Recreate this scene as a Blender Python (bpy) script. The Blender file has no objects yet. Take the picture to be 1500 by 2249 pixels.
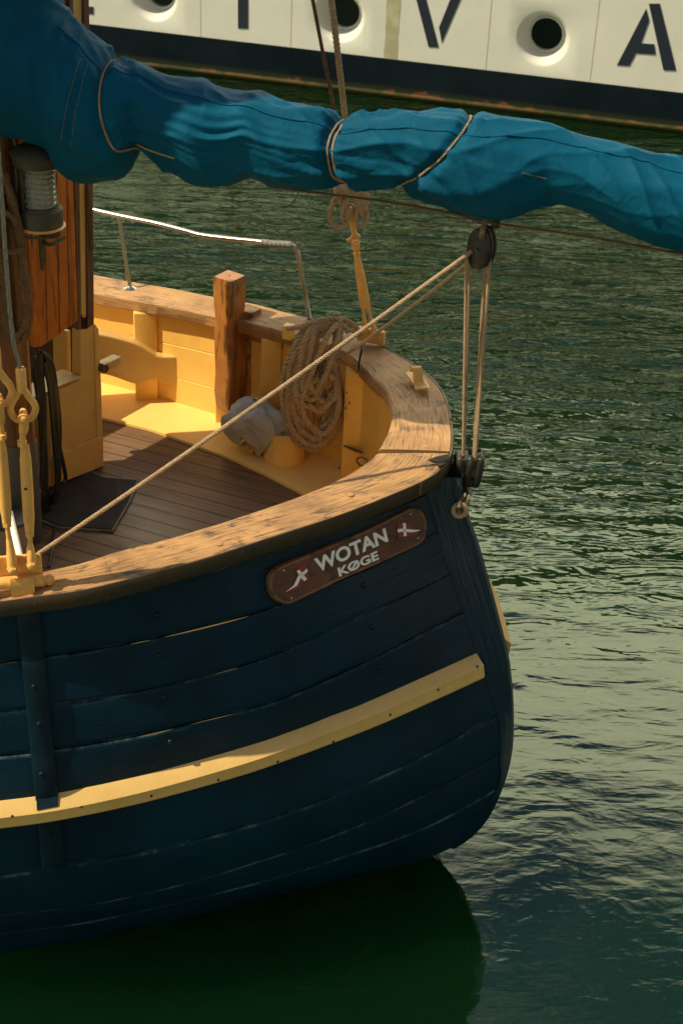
import bpy, bmesh, math, random
import numpy as np
from mathutils import Vector, Matrix, noise
from mathutils.bvhtree import BVHTree
random.seed(4); rng = np.random.default_rng(7)
SC = bpy.context.scene
COL = SC.collection
R_ = math.radians
V = Vector

# ------------------------------------------------------------------ camera
FPX, PITCH, CAMH, ROLL = 3500.0, R_(31), 4.6, R_(2.8)
_cp, _sp = math.cos(PITCH), math.sin(PITCH)
FW = V((0, _cp, -_sp)); _rt = V((1, 0, 0)); _up = V((0, _sp, _cp))
RT = _rt*math.cos(ROLL) + _up*math.sin(ROLL)
DN = _rt*math.sin(ROLL) - _up*math.cos(ROLL)
CAM = V((0, 0, CAMH))
cd = bpy.data.cameras.new("camera"); cam = bpy.data.objects.new("camera", cd); COL.objects.link(cam)
cd.sensor_fit = 'VERTICAL'; cd.sensor_height = 36; cd.sensor_width = 24
cd.lens = FPX/2249*36; cd.clip_start = .05; cd.clip_end = 3000
cd.dof.use_dof = True; cd.dof.focus_distance = 5.9; cd.dof.aperture_fstop = 6.3
m = Matrix.Identity(4)
for i in range(3):
    m[i][0] = RT[i]; m[i][1] = -DN[i]; m[i][2] = -FW[i]; m[i][3] = CAM[i]
cam.matrix_world = m
SC.camera = cam

# ------------------------------------------------------------------ light
SUN_AZ, SUN_EL = R_(193), R_(51)      # where the sun stands, angle from +X counter-clockwise
sd = V((math.cos(SUN_AZ)*math.cos(SUN_EL), math.sin(SUN_AZ)*math.cos(SUN_EL), math.sin(SUN_EL)))
sl = bpy.data.lights.new("sun", 'SUN'); sl.energy = 5.0; sl.angle = R_(.6); sl.color = (1, .87, .60)
so = bpy.data.objects.new("sun", sl); COL.objects.link(so); so.rotation_euler = sd.to_track_quat('Z', 'Y').to_euler()
so.location = (-4, 0, 12)
SC.view_settings.view_transform = 'Standard'; SC.view_settings.look = 'None'
SC.view_settings.exposure = 0.2; SC.view_settings.gamma = 1
SC.cycles.max_bounces = 8

w = bpy.data.worlds.new("World"); SC.world = w; w.use_nodes = True
nt = w.node_tree; N = nt.nodes; L = nt.links; N.clear()
def wn(t, **k):
    n = N.new(t)
    for a, b in k.items(): setattr(n, a, b)
    return n
sky = wn('ShaderNodeTexSky', sky_type='NISHITA', sun_disc=False, sun_elevation=SUN_EL, sun_rotation=math.pi/2-SUN_AZ, air_density=1.2, dust_density=2.0)
tc = wn('ShaderNodeTexCoord'); sep = wn('ShaderNodeSeparateXYZ'); L.new(tc.outputs['Generated'], sep.inputs[0])
# cloud layer: direction projected on a flat layer overhead
addz = wn('ShaderNodeMath', operation='ADD'); L.new(sep.outputs['Z'], addz.inputs[0]); addz.inputs[1].default_value = .12
mx = wn('ShaderNodeMath', operation='MAXIMUM'); L.new(addz.outputs[0], mx.inputs[0]); mx.inputs[1].default_value = .1
dx = wn('ShaderNodeMath', operation='DIVIDE'); L.new(sep.outputs['X'], dx.inputs[0]); L.new(mx.outputs[0], dx.inputs[1])
dy = wn('ShaderNodeMath', operation='DIVIDE'); L.new(sep.outputs['Y'], dy.inputs[0]); L.new(mx.outputs[0], dy.inputs[1])
cmb = wn('ShaderNodeCombineXYZ'); L.new(dx.outputs[0], cmb.inputs[0]); L.new(dy.outputs[0], cmb.inputs[1])
cn = wn('ShaderNodeTexNoise'); L.new(cmb.outputs[0], cn.inputs['Vector'])
cn.inputs['Scale'].default_value = 1.7; cn.inputs['Detail'].default_value = 7; cn.inputs['Roughness'].default_value = .58; cn.inputs['Distortion'].default_value = .5
# more cloud low over the horizon beyond the ships, clearer blue overhead
grad = wn('ShaderNodeMapRange'); L.new(sep.outputs['Z'], grad.inputs[0])
grad.inputs[1].default_value = .57; grad.inputs[2].default_value = .70; grad.inputs[3].default_value = .32; grad.inputs[4].default_value = -.06
ad = wn('ShaderNodeMath', operation='ADD'); L.new(cn.outputs['Fac'], ad.inputs[0]); L.new(grad.outputs[0], ad.inputs[1])
cr = wn('ShaderNodeMapRange', interpolation_type='SMOOTHSTEP'); L.new(ad.outputs[0], cr.inputs[0]); cr.inputs[1].default_value = .44; cr.inputs[2].default_value = .68
# cloud brightness: brightest bank straight ahead (+Y, 25..40 degrees up)
br = wn('ShaderNodeMapRange', interpolation_type='SMOOTHSTEP'); L.new(sep.outputs['Y'], br.inputs[0]); br.inputs[1].default_value = .25; br.inputs[2].default_value = .72
br.inputs[3].default_value = .25; br.inputs[4].default_value = 2.7
cc = wn('ShaderNodeMix', data_type='RGBA', blend_type='MULTIPLY'); cc.inputs[0].default_value = 1
cc.inputs[6].default_value = (1, .92, .66, 1); L.new(br.outputs[0], cc.inputs[7])
sk = wn('ShaderNodeMix', data_type='RGBA', blend_type='MULTIPLY'); sk.inputs[0].default_value = 1
L.new(sky.outputs[0], sk.inputs[6]); sk.inputs[7].default_value = (.9, .95, .95, 1)
sb = wn('ShaderNodeBackground'); L.new(sk.outputs[2], sb.inputs[0]); sb.inputs[1].default_value = .095
cb = wn('ShaderNodeBackground'); L.new(cc.outputs[2], cb.inputs[0]); cb.inputs[1].default_value = 1.0
ms = wn('ShaderNodeMixShader'); L.new(cr.outputs[0], ms.inputs[0]); L.new(sb.outputs[0], ms.inputs[1]); L.new(cb.outputs[0], ms.inputs[2])
wo = wn('ShaderNodeOutputWorld'); L.new(ms.outputs[0], wo.inputs[0])

# ------------------------------------------------------------------ projection helpers
def ray(x, y): return FW + RT*((x-750)/FPX) + DN*((y-1124.5)/FPX)
def bp(x, y, z):
    r = ray(x, y); return CAM + r*((z-CAMH)/r.z)
def onpl(x, y, P, n):
    r = ray(x, y); return CAM + r*((P-CAM).dot(n)/r.dot(n))
def pr(p):
    q = V(p)-CAM; d = q.dot(FW); return 750+FPX*q.dot(RT)/d, 1124.5+FPX*q.dot(DN)/d
def zat(P, y):
    """height on the vertical through P that shows at image row y"""
    lo, hi = -3.0, 8.0
    for _ in range(50):
        mid = (lo+hi)/2
        if pr((P.x, P.y, mid))[1] > y: lo = mid
        else: hi = mid
    return (lo+hi)/2
AXA = R_(-22)
AX = V((math.cos(AXA), math.sin(AXA), 0)); AT = V((-math.sin(AXA), math.cos(AXA), 0)); UZ = V((0, 0, 1))
def crv(pts, n):
    """Catmull-Rom resample by arc length; pts are tuples/vectors of any dimension"""
    P = np.array([tuple(p) for p in pts], float)
    if len(P) > 2:
        Q = np.vstack([2*P[0]-P[1], P, 2*P[-1]-P[-2]]); out = []
        for i in range(1, len(Q)-2):
            for t in np.linspace(0, 1, 12, endpoint=False):
                a, b, c, d = Q[i-1], Q[i], Q[i+1], Q[i+2]
                out.append(.5*((2*b)+(-a+c)*t+(2*a-5*b+4*c-d)*t*t+(-a+3*b-3*c+d)*t**3))
        out.append(P[-1]); P = np.array(out)
    s = np.r_[0, np.cumsum(np.linalg.norm(np.diff(P, axis=0), axis=1))]
    t = np.linspace(0, s[-1], n)
    return np.stack([np.interp(t, s, P[:, k]) for k in range(P.shape[1])], 1)
def nz(x, y=0, z=0): return noise.noise(V((x, y, z)))

# ------------------------------------------------------------------ materials
MATS = {}
class Mt:
    def __init__(s, name):
        s.m = bpy.data.materials.new(name); s.m.use_nodes = True; s.t = s.m.node_tree; s.n = s.t.nodes; s.l = s.t.links
        s.b = s.n['Principled BSDF']; s.o = s.n['Material Output']; MATS[name] = s.m
    def node(s, t, **k):
        n = s.n.new(t)
        for a, b in k.items(): setattr(n, a, b)
        return n
    def co(s, kind='Object', scale=(1, 1, 1), rot=(0, 0, 0)):
        t = s.node('ShaderNodeTexCoord'); mp = s.node('ShaderNodeMapping'); s.l.new(t.outputs[kind], mp.inputs[0])
        mp.inputs['Scale'].default_value = scale; mp.inputs['Rotation'].default_value = rot; return mp.outputs[0]
    def noise(s, vec, scale, detail=4, rough=.55, dist=0):
        n = s.node('ShaderNodeTexNoise'); s.l.new(vec, n.inputs['Vector'])
        n.inputs['Scale'].default_value = scale; n.inputs['Detail'].default_value = detail
        n.inputs['Roughness'].default_value = rough; n.inputs['Distortion'].default_value = dist; return n.outputs['Fac']
    def rng(s, v, a, b, c=0, d=1):
        n = s.node('ShaderNodeMapRange'); s.l.new(v, n.inputs[0])
        for i, q in enumerate((a, b, c, d)): n.inputs[i+1].default_value = q
        return n.outputs[0]
    def mix(s, f, a, b):
        n = s.node('ShaderNodeMix', data_type='RGBA')
        for i, q in ((0, f), (6, a), (7, b)):
            if isinstance(q, (tuple, list)): n.inputs[i].default_value = (*q, 1) if len(q) == 3 else q
            elif isinstance(q, (int, float)): n.inputs[i].default_value = q
            else: s.l.new(q, n.inputs[i])
        return n.outputs[2]
    def math(s, op, a, b=0):
        n = s.node('ShaderNodeMath', operation=op)
        for i, q in ((0, a), (1, b)):
            if isinstance(q, (int, float)): n.inputs[i].default_value = q
            else: s.l.new(q, n.inputs[i])
        return n.outputs[0]
    def bump(s, h, strength=.3, dist=.01, prev=None):
        n = s.node('ShaderNodeBump'); s.l.new(h, n.inputs['Height']); n.inputs['Strength'].default_value = strength
        n.inputs['Distance'].default_value = dist
        if prev is not None: s.l.new(prev, n.inputs['Normal'])
        s.l.new(n.outputs[0], s.b.inputs['Normal']); return n.outputs[0]
    def set(s, col=None, rough=None, metal=None, spec=None):
        for k, q in (('Base Color', col), ('Roughness', rough), ('Metallic', metal), ('Specular IOR Level', spec)):
            if q is None: continue
            if isinstance(q, (int, float)): s.b.inputs[k].default_value = q
            elif isinstance(q, (tuple, list)): s.b.inputs[k].default_value = (*q, 1)
            else: s.l.new(q, s.b.inputs[k])
        return s.m

def paint(name, col, dirt, rough=.45, sc=9, amt=.35, wear=None, wearlim=(.70, .74), bs=.25, metal=0):
    k = Mt(name); v = k.co()
    a = k.noise(v, sc, 5, .6); c = k.mix(k.rng(a, .45, .75, 0, amt), col, dirt)
    f = k.noise(v, 90, 3, .6)
    if wear:
        wn_ = k.noise(v, 24, 6, .7, .4); c = k.mix(k.rng(wn_, *wearlim), c, wear)
    k.set(c, k.rng(a, .3, .7, rough*.8, min(1, rough*1.25)), metal)
    k.bump(f, bs, .002); return k.m
def wood(name, c1, c2, c3, coord='UV', grain=(3, 60, 60), rough=.6, patch=.35, bs=.5, streak=(.52, .60)):
    k = Mt(name); v = k.co(coord, grain); v1 = k.co(coord)
    g = k.noise(v, 1.0, 6, .65, .6); b = k.noise(v1, 5.0, 4, .6)
    c = k.mix(k.rng(b, .35, .65), c1, c2)
    c = k.mix(k.math('MULTIPLY', k.rng(g, *streak), .8), c, c3)
    pt = k.noise(v1, 11, 6, .7, .5); c = k.mix(k.rng(k.math('MULTIPLY', pt, k.math('ADD', g, .5)), .53, .66, 0, patch), c, tuple(q*1.5 for q in c3))
    k.set(c, k.rng(g, .3, .7, rough*.85, min(1, rough*1.2)))
    k.bump(g, bs, .003); return k.m

wood('weathered_oak', (.48, .262, .100), (.27, .138, .055), (.045, .028, .018), grain=(7, 150, 60), rough=.62, patch=1.0, bs=1.0, streak=(.50, .66))
wood('worn_oak', (.49, .272, .105), (.31, .160, .062), (.075, .045, .028), grain=(7, 130, 60), rough=.62, patch=.8, bs=.7, streak=(.50, .72))
wood('varnished_wood', (.52, .17, .022), (.36, .10, .014), (.17, .05, .010), 'Object', grain=(38, 38, 3), rough=.32, patch=.4, bs=.25)
wood('bitt_wood', (.50, .21, .05), (.32, .12, .03), (.08, .03, .012), 'Object', grain=(34, 34, 4), rough=.35, patch=.5, bs=.35)
wood('mast_wood', (.15, .055, .020), (.10, .035, .014), (.03, .013, .008), 'Object', grain=(30, 30, 2), rough=.4, patch=.4, bs=.2)
wood('brown_trim', (.13, .062, .032), (.10, .045, .022), (.04, .02, .012), 'Object', grain=(30, 30, 3), rough=.5, patch=.3, bs=.2)
wood('sign_wood', (.150, .048, .030), (.095, .030, .019), (.025, .012, .008), 'Object', grain=(5, 40, 40), rough=.42, patch=.4, bs=.4)
wood('sign_rim', (.25, .11, .055), (.15, .065, .03), (.05, .03, .02), 'Object', grain=(20, 20, 20), rough=.55, patch=.5, bs=.3)
YEL = (.72, .44, .135)
paint('yellow_paint', YEL, (.50, .27, .06), .38, 6, .5, wear=(.30, .17, .06), wearlim=(.72, .76))
paint('bulwark_yellow', (.86, .53, .13), (.68, .35, .06), .32, 4, .6, wear=(.40, .24, .10), wearlim=(.735, .76), bs=.5)
paint('deck_yellow', (.86, .56, .17), (.70, .42, .11), .35, 5, .45, bs=.3)
paint('cabin_yellow', (.66, .42, .14), (.45, .28, .08), .42, 7, .5, wear=(.22, .15, .07), wearlim=(.73, .76))
paint('strake_yellow', (.68, .44, .15), (.48, .29, .08), .45, 8, .4, wear=(.12, .09, .05), wearlim=(.72, .745))
paint('fitting_yellow', (.80, .43, .115), (.48, .25, .06), .45, 30, .5, wear=(.12, .07, .035), wearlim=(.66, .71), bs=.4)
paint('brass_band', (.085, .060, .038), (.040, .034, .026), .42, 12, .8, wear=(.16, .11, .06), wearlim=(.62, .70), metal=.55)
paint('verdigris', (.060, .066, .044), (.028, .030, .020), .6, 14, .8, wear=(.12, .065, .035), wearlim=(.55, .7), metal=.3)
paint('dark_block', (.018, .017, .014), (.05, .03, .02), .5, 30, .6, bs=.3)
paint('grey_paint', (.055, .062, .066), (.035, .04, .045), .45, 12, .5)
paint('steel', (.45, .43, .40), (.45, .43, .40), .22, 20, .4, metal=1, bs=.05)
paint('wire_steel', (.30, .30, .27), (.12, .12, .10), .45, 60, .6, metal=.7)
paint('grey_tape', (.16, .15, .13), (.09, .08, .07), .6, 60, .6)
paint('cable_rubber', (.012, .016, .018), (.02, .025, .03), .38, 30, .4)
paint('mat_rubber', (.022, .020, .018), (.045, .036, .028), .85, 25, .6, bs=.8)
paint('white_paint', (.90, .89, .84), (.6, .58, .5), .5, 30, .25)
paint('flag_red', (.28, .022, .02), (.16, .012, .012), .5, 40, .4)
paint('dark_gap', (.006, .005, .004), (.01, .008, .006), .8)
paint('rag_cloth', (.42, .40, .38), (.27, .26, .25), .9, 14, .5, bs=.5)
paint('glove_yellow', (.55, .42, .04), (.3, .22, .03), .8, 30, .4)
paint('bucket_grey', (.25, .26, .27), (.14, .14, .14), .5, 12, .4)
paint('rust_iron', (.11, .07, .045), (.35, .26, .14), .6, 60, .9)
paint('rudder_red', (.80, .22, .05), (.45, .12, .03), .7, 6, .6)
paint('hatch_dark', (.012, .009, .006), (.03, .02, .012), .7)

def rope_mat(name, c1, c2):
    k = Mt(name); v = k.co(); a = k.noise(v, 40, 4, .7); f = k.noise(v, 400, 2, .6)
    c = k.mix(k.rng(a, .35, .7), c1, c2); c = k.mix(k.rng(f, .3, .7, 0, .45), c, tuple(q*.5 for q in c2))
    k.set(c, .92, spec=.15); k.bump(f, .7, .0015); return k.m
rope_mat('hemp_rope', (.54, .40, .25), (.35, .25, .15))
rope_mat('sheet_rope', (.50, .36, .24), (.34, .225, .14))
rope_mat('dark_rope', (.21, .125, .07), (.12, .07, .04))
rope_mat('cord', (.46, .34, .20), (.28, .19, .11))

# navy paint on planks: UV in metres along the plank, v counts planks
k = Mt('navy_paint'); v = k.co('UV'); vg = k.co('UV', (2.2, 42, 1)); vo = k.co()
g = k.noise(vg, 1.3, 6, .7, .8); big = k.noise(vo, 2.2, 4, .6); fine = k.noise(k.co('UV', (6, 160, 1)), 1, 4, .7)
c = k.mix(k.rng(big, .35, .65), (.0003, .0145, .031), (.0008, .025, .050))
ag = k.node('ShaderNodeSeparateXYZ'); k.l.new(vo, ag.inputs[0])
age_sheen = k.rng(k.math('ADD', k.math('MULTIPLY', ag.outputs[0], .8), k.math('MULTIPLY', k.math('SUBTRACT', ag.outputs[2], 1.5), 1.1)), -.50, .05)   # paler weathered paint near the sternpost, with sky sheen painted in
c = k.mix(k.math('MULTIPLY', age_sheen, k.rng(g, .42, .66, .10, .8)), c, (.075, .085, .092))
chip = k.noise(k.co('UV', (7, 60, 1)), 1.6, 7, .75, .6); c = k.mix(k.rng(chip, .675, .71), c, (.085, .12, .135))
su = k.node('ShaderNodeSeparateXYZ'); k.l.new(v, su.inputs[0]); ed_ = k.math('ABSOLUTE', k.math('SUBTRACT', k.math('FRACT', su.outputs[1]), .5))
en = k.noise(k.co('UV', (5, .01, 1)), 1, 7, .8); c = k.mix(k.math('MULTIPLY', k.rng(ed_, .445, .48), k.rng(en, .49, .59)), c, (.06, .10, .12))  # pale broken line at plank edges: worn paint, also painted as ridge highlights
k.set(c, k.rng(g, .3, .7, .30, .50), spec=.17)
b1 = k.bump(g, .55, .004); k.bump(fine, .35, .0015, b1)
k = Mt('navy_fitting'); v = k.co(); a = k.noise(v, 10, 4); ch = k.noise(v, 22, 6, .75, .5)
c = k.mix(k.rng(a, .3, .7), (.0002, .009, .018), (.0005, .016, .030)); c = k.mix(k.rng(ch, .70, .73), c, (.08, .10, .11))
k.set(c, .42, spec=.28); k.bump(k.noise(k.co('Object', (30, 30, 4)), 1, 5, .7), .5, .003)

# deck planks: caulked seams run along the hull axis
k = Mt('deck_planks'); v = k.co('Object', (1, 1, 1), (0, 0, -AXA)); s3 = k.node('ShaderNodeSeparateXYZ'); k.l.new(v, s3.inputs[0])
yy = k.math('MULTIPLY', s3.outputs[1], 1/.082); fr = k.math('FRACT', yy); ed = k.math('ABSOLUTE', k.math('SUBTRACT', fr, .5))
seam = k.rng(ed, .455, .478)
cell = k.math('FLOOR', yy); cv = k.node('ShaderNodeCombineXYZ'); k.l.new(cell, cv.inputs[0]); wnz = k.node('ShaderNodeTexWhiteNoise'); k.l.new(cv.outputs[0], wnz.inputs[0])
gr = k.noise(k.co('Object', (3, 3, 3), (0, 0, -AXA)), 1, 4); gv = k.node('ShaderNodeMapping'); k.l.new(v, gv.inputs[0]); gv.inputs['Scale'].default_value = (3, 60, 30)
g = k.noise(gv.outputs[0], 1, 5, .65, .4)
c = k.mix(k.rng(wnz.outputs['Value'], 0, 1, 0, .7), (.20, .105, .044), (.13, .068, .030)); c = k.mix(k.rng(g, .45, .68, 0, .8), c, (.045, .024, .014))
c = k.mix(k.rng(gr, .55, .75, 0, .5), c, (.20, .13, .08)); c = k.mix(seam, c, (.008, .007, .006))
k.set(c, k.rng(gr, .3, .7, .35, .6)); k.bump(k.math('SUBTRACT', k.math('MULTIPLY', g, .25), seam), .5, .004)

# sail canvas
k = Mt('blue_canvas'); v = k.co(); a = k.noise(v, 3, 5, .6); we = k.noise(v, 700, 2, .6)
c = k.mix(k.rng(a, .35, .7), (.001, .060, .122), (.002, .087, .166)); sp = k.noise(v, 34, 5, .6, 1.2); c = k.mix(k.rng(sp, .775, .79), c, (.5, .52, .48))
sp2 = k.noise(v, 9, 6, .7, .6); c = k.mix(k.rng(sp2, .60, .78, 0, .25), c, (.02, .13, .19))
k.set(c, .68, spec=.08)
cz = k.noise(k.co('Object', (1, 1, 1), (.3, .6, .4)), 11, 4, .55, 1.6); cz = k.math('SUBTRACT', 1, k.math('MULTIPLY', k.math('ABSOLUTE', k.math('SUBTRACT', cz, .5)), 6)); cz = k.math('MAXIMUM', cz, 0)
b1 = k.bump(k.noise(v, 16, 4, .5, .7), .10, .02); b1 = k.bump(cz, .12, .010, b1); k.bump(we, .25, .0008, b1)
k.b.inputs['Sheen Weight'].default_value = .04; k.b.inputs['Sheen Roughness'].default_value = .4
k.b.inputs['Sheen Tint'].default_value = (.1, .35, .5, 1)

# distant hull
k = Mt('cream_hull'); v = k.co(); a = k.noise(v, 1.5, 5, .6)
c = k.mix(k.rng(a, .35, .7), (.66, .66, .62), (.60, .60, .55))
st = k.noise(k.co('Object', (7, 7, .35)), 1, 5, .7); c = k.mix(k.rng(st, .66, .78, 0, .55), c, (.24, .22, .13))
k.set(c, .5); k.bump(k.noise(v, 2.5, 3), .2, .03)
k = Mt('boot_navy'); v = k.co(); a = k.noise(v, 1.6, 6, .7); c = k.mix(k.rng(a, .4, .7), (.0025, .0075, .013), (.007, .014, .020))
sx = k.node('ShaderNodeSeparateXYZ'); k.l.new(v, sx.inputs[0]); low = k.rng(sx.outputs[2], .24, .03)
ru = k.noise(v, 1.7, 6, .75, .3); c = k.mix(k.rng(k.math('MULTIPLY', ru, low), .45, .50), c, (.24, .07, .04))
c = k.mix(k.rng(sx.outputs[2], .12, .03, 0, .9), c, (.045, .052, .018))
k.set(c, .7, spec=.08)
k = Mt('dark_glass'); k.set((.006, .012, .012), .08, spec=.6)
k = Mt('letter_navy'); k.set((.008, .014, .032), .5)
k = Mt('upper_green'); v = k.co(); a = k.noise(v, .8, 5); k.set(k.mix(k.rng(a, .35, .65), (.03, .045, .022), (.06, .07, .035)), .7)
k = Mt('lens_glass'); k.set((.75, .80, .70), .04, spec=.8); k.b.inputs['Transmission Weight'].default_value = .75; k.b.inputs['IOR'].default_value = 1.45
k = Mt('seabed'); v = k.co(); k.set(k.mix(k.noise(v, 1.2, 5), (.0008, .007, .001), (.003, .016, .002)), .9)

# water
k = Mt('water'); v = k.co('Object')
s3 = k.node('ShaderNodeSeparateXYZ'); k.l.new(v, s3.inputs[0])
far = k.math('POWER', k.rng(s3.outputs[1], 4.8, 10.0), 1.7)        # breeze ripples beyond the shelter of the hull
var = k.rng(k.noise(k.co('Object', (.35, .6, 1), (0, 0, R_(-18))), 1, 3, .5), .35, .65, .40, 1.20)
r1 = k.noise(k.co('Object', (2.6, 8.2, 1), (0, 0, R_(-7))), 1, 3, .55, .5)
r2 = k.noise(k.co('Object', (1.0, 2.8, 1), (0, 0, R_(-14))), 1, 3, .5, .3)
r3 = k.noise(k.co('Object', (.9, 1.6, 1), (0, 0, R_(-24))), 1, 3, .5, .6)
b1 = k.bump(r3, .08, .10)
n2 = k.node('ShaderNodeBump'); k.l.new(r2, n2.inputs['Height']); k.l.new(b1, n2.inputs['Normal']); n2.inputs['Distance'].default_value = .09
k.l.new(k.math('MULTIPLY', k.math('ADD', k.math('MULTIPLY', far, .9), .045), var), n2.inputs['Strength'])
n3 = k.node('ShaderNodeBump'); k.l.new(r1, n3.inputs['Height']); k.l.new(n2.outputs[0], n3.inputs['Normal']); n3.inputs['Distance'].default_value = .05
k.l.new(k.math('MULTIPLY', k.math('ADD', k.math('MULTIPLY', far, 1.0), .03), var), n3.inputs['Strength'])
r4w = k.noise(k.co('Object', (9, 16, 1), (0, 0, R_(-20))), 1, 2, .5, .4)
n4 = k.node('ShaderNodeBump'); k.l.new(r4w, n4.inputs['Height']); k.l.new(n3.outputs[0], n4.inputs['Normal']); n4.inputs['Distance'].default_value = .01; n4.inputs['Strength'].default_value = .12; n3 = n4
gl = k.node('ShaderNodeBsdfGlossy'); gl.inputs['Roughness'].default_value = .035; k.l.new(n3.outputs[0], gl.inputs['Normal']); gl.inputs['Color'].default_value = (.87, 1, .83, 1)
df = k.node('ShaderNodeSubsurfaceScattering', falloff='BURLEY'); df.inputs['Color'].default_value = (.0020, .015, .0042, 1); df.inputs['Scale'].default_value = 1.0; df.inputs['Radius'].default_value = (1.0, 1.6, 1.0)
tr = k.node('ShaderNodeBsdfTransparent'); tr.inputs['Color'].default_value = (.42, .52, .20, 1)
mb = k.node('ShaderNodeMixShader'); mb.inputs[0].default_value = .22; k.l.new(df.outputs[0], mb.inputs[1]); k.l.new(tr.outputs[0], mb.inputs[2])
fr = k.node('ShaderNodeFresnel'); fr.inputs['IOR'].default_value = 1.75; k.l.new(n3.outputs[0], fr.inputs['Normal'])
mw = k.node('ShaderNodeMixShader'); k.l.new(fr.outputs[0], mw.inputs[0]); k.l.new(mb.outputs[0], mw.inputs[1]); k.l.new(gl.outputs[0], mw.inputs[2])
k.l.new(mw.outputs[0], k.o.inputs['Surface'])

# ------------------------------------------------------------------ object helpers
def tag(o, label=None, cat=None, group=None, kind=None):
    for a, b in (('label', label), ('category', cat), ('group', group), ('kind', kind)):
        if b: o[a] = b
    return o
def empty(name, loc, label, cat, group=None):
    o = bpy.data.objects.new(name, None); COL.objects.link(o); o.location = loc; o.empty_display_size = .1
    return tag(o, label, cat, group)
def wloc(o):
    p = V(o.location)
    while o.parent: o = o.parent; p = p + V(o.location)
    return p
class MB:
    def __init__(s): s.v = []; s.f = []; s.uv = {}
    def add(s, vs, fs, uvs=None):
        b = len(s.v); s.v += [V(p) for p in vs]
        for f in fs:
            s.f.append([i+b for i in f])
        if uvs:
            for i, u in enumerate(uvs): s.uv[b+i] = u
        return s
    def grid(s, G, closeU=False, closeV=False, uv=None, flip=False):
        nu, nv = len(G), len(G[0]); vs = [p for r in G for p in r]; fs = []
        for i in range(nu if closeU else nu-1):
            for j in range(nv if closeV else nv-1):
                a, b = i*nv+j, ((i+1) % nu)*nv+j; c, d = ((i+1) % nu)*nv+(j+1) % nv, i*nv+(j+1) % nv
                fs.append((a, d, c, b) if flip else (a, b, c, d))
        uvs = [uv(i, j) for i in range(nu) for j in range(nv)] if uv else None
        return s.add(vs, fs, uvs)
    def tube(s, pts, r, n=10, closed=False, cap=True):
        P = [V(p) for p in pts]; m_ = len(P); rr = (lambda i: r[i]) if hasattr(r, '__len__') else (lambda i: r)
        T = []
        for i in range(m_):
            a = P[(i-1) % m_] if closed else P[max(i-1, 0)]; b = P[(i+1) % m_] if closed else P[min(i+1, m_-1)]
            t = (b-a); T.append(t.normalized() if t.length > 1e-9 else V((0, 0, 1)))
        nrm = T[0].orthogonal().normalized(); G = []
        for i in range(m_):
            nrm = (nrm-T[i]*nrm.dot(T[i])); nrm = nrm.normalized() if nrm.length > 1e-6 else T[i].orthogonal().normalized()
            bn = T[i].cross(nrm)
            G.append([P[i]+(nrm*math.cos(2*math.pi*j/n)+bn*math.sin(2*math.pi*j/n))*rr(i) for j in range(n)])
        b = len(s.v); s.grid(G, closeU=closed, closeV=True)
        if cap and not closed:
            s.f.append([b+j for j in range(n)]); s.f.append([b+(m_-1)*n+j for j in reversed(range(n))])
        return s
    def lathe(s, P, axis, prof, n=24):
        axis = V(axis).normalized(); a = axis.orthogonal().normalized(); b = axis.cross(a)
        G = [[V(P)+axis*h+(a*math.cos(2*math.pi*j/n)+b*math.sin(2*math.pi*j/n))*r for j in range(n)] for h, r in prof]
        k0 = len(s.v); s.grid(G, closeV=True)
        s.f.append([k0+j for j in range(n)]); s.f.append([k0+(len(prof)-1)*n+j for j in reversed(range(n))])
        return s
    def box(s, c, ax, ay, az, bev=.004):
        """c centre; ax, ay, az half-extent vectors"""
        c, ax, ay, az = V(c), V(ax), V(ay), V(az); bm = bmesh.new()
        vs = [bm.verts.new(c+ax*i+ay*j+az*k_) for i in (-1, 1) for j in (-1, 1) for k_ in (-1, 1)]
        for f in ((0, 1, 3, 2), (4, 6, 7, 5), (0, 4, 5, 1), (2, 3, 7, 6), (0, 2, 6, 4), (1, 5, 7, 3)): bm.faces.new([vs[i] for i in f])
        bm.normal_update()
        if bev: bmesh.ops.bevel(bm, geom=bm.edges[:], offset=bev, segments=2, affect='EDGES', profile=.6)
        bm.verts.index_update(); s.add([v_.co.copy() for v_ in bm.verts], [[v_.index for v_ in f.verts] for f in bm.faces]); bm.free(); return s
    def prism(s, pts, d):
        """closed outline pts extruded by vector d"""
        n = len(pts); P = [V(p) for p in pts]; s.add(P+[p+V(d) for p in P], [list(range(n))[::-1], list(range(n, 2*n))]+[(i, (i+1) % n, (i+1) % n+n, i+n) for i in range(n)])
        return s
    def rope(s, pts, r, pitch=None, n=7, strands=3, closed=False, turns=None):
        P = [V(p) for p in pts]; Ls = sum((P[i+1]-P[i]).length for i in range(len(P)-1)); pitch = pitch or r*6.5
        cnt = max(8, int(Ls/pitch*8)); Q = [V(q) for q in crv(P, cnt)]
        T = [(Q[min(i+1, cnt-1)]-Q[max(i-1, 0)]).normalized() for i in range(cnt)]
        nrm = T[0].orthogonal().normalized(); fr_ = []
        for i in range(cnt):
            nrm = (nrm-T[i]*nrm.dot(T[i])).normalized(); fr_.append((nrm.copy(), T[i].cross(nrm)))
        st = Ls/(cnt-1)
        for q in range(strands):
            path = []
            for i in range(cnt):
                an = 2*math.pi*(i*st/pitch+q/strands); path.append(Q[i]+(fr_[i][0]*math.cos(an)+fr_[i][1]*math.sin(an))*r*.50)
            s.tube(path, r*.56, n)
        return s
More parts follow.
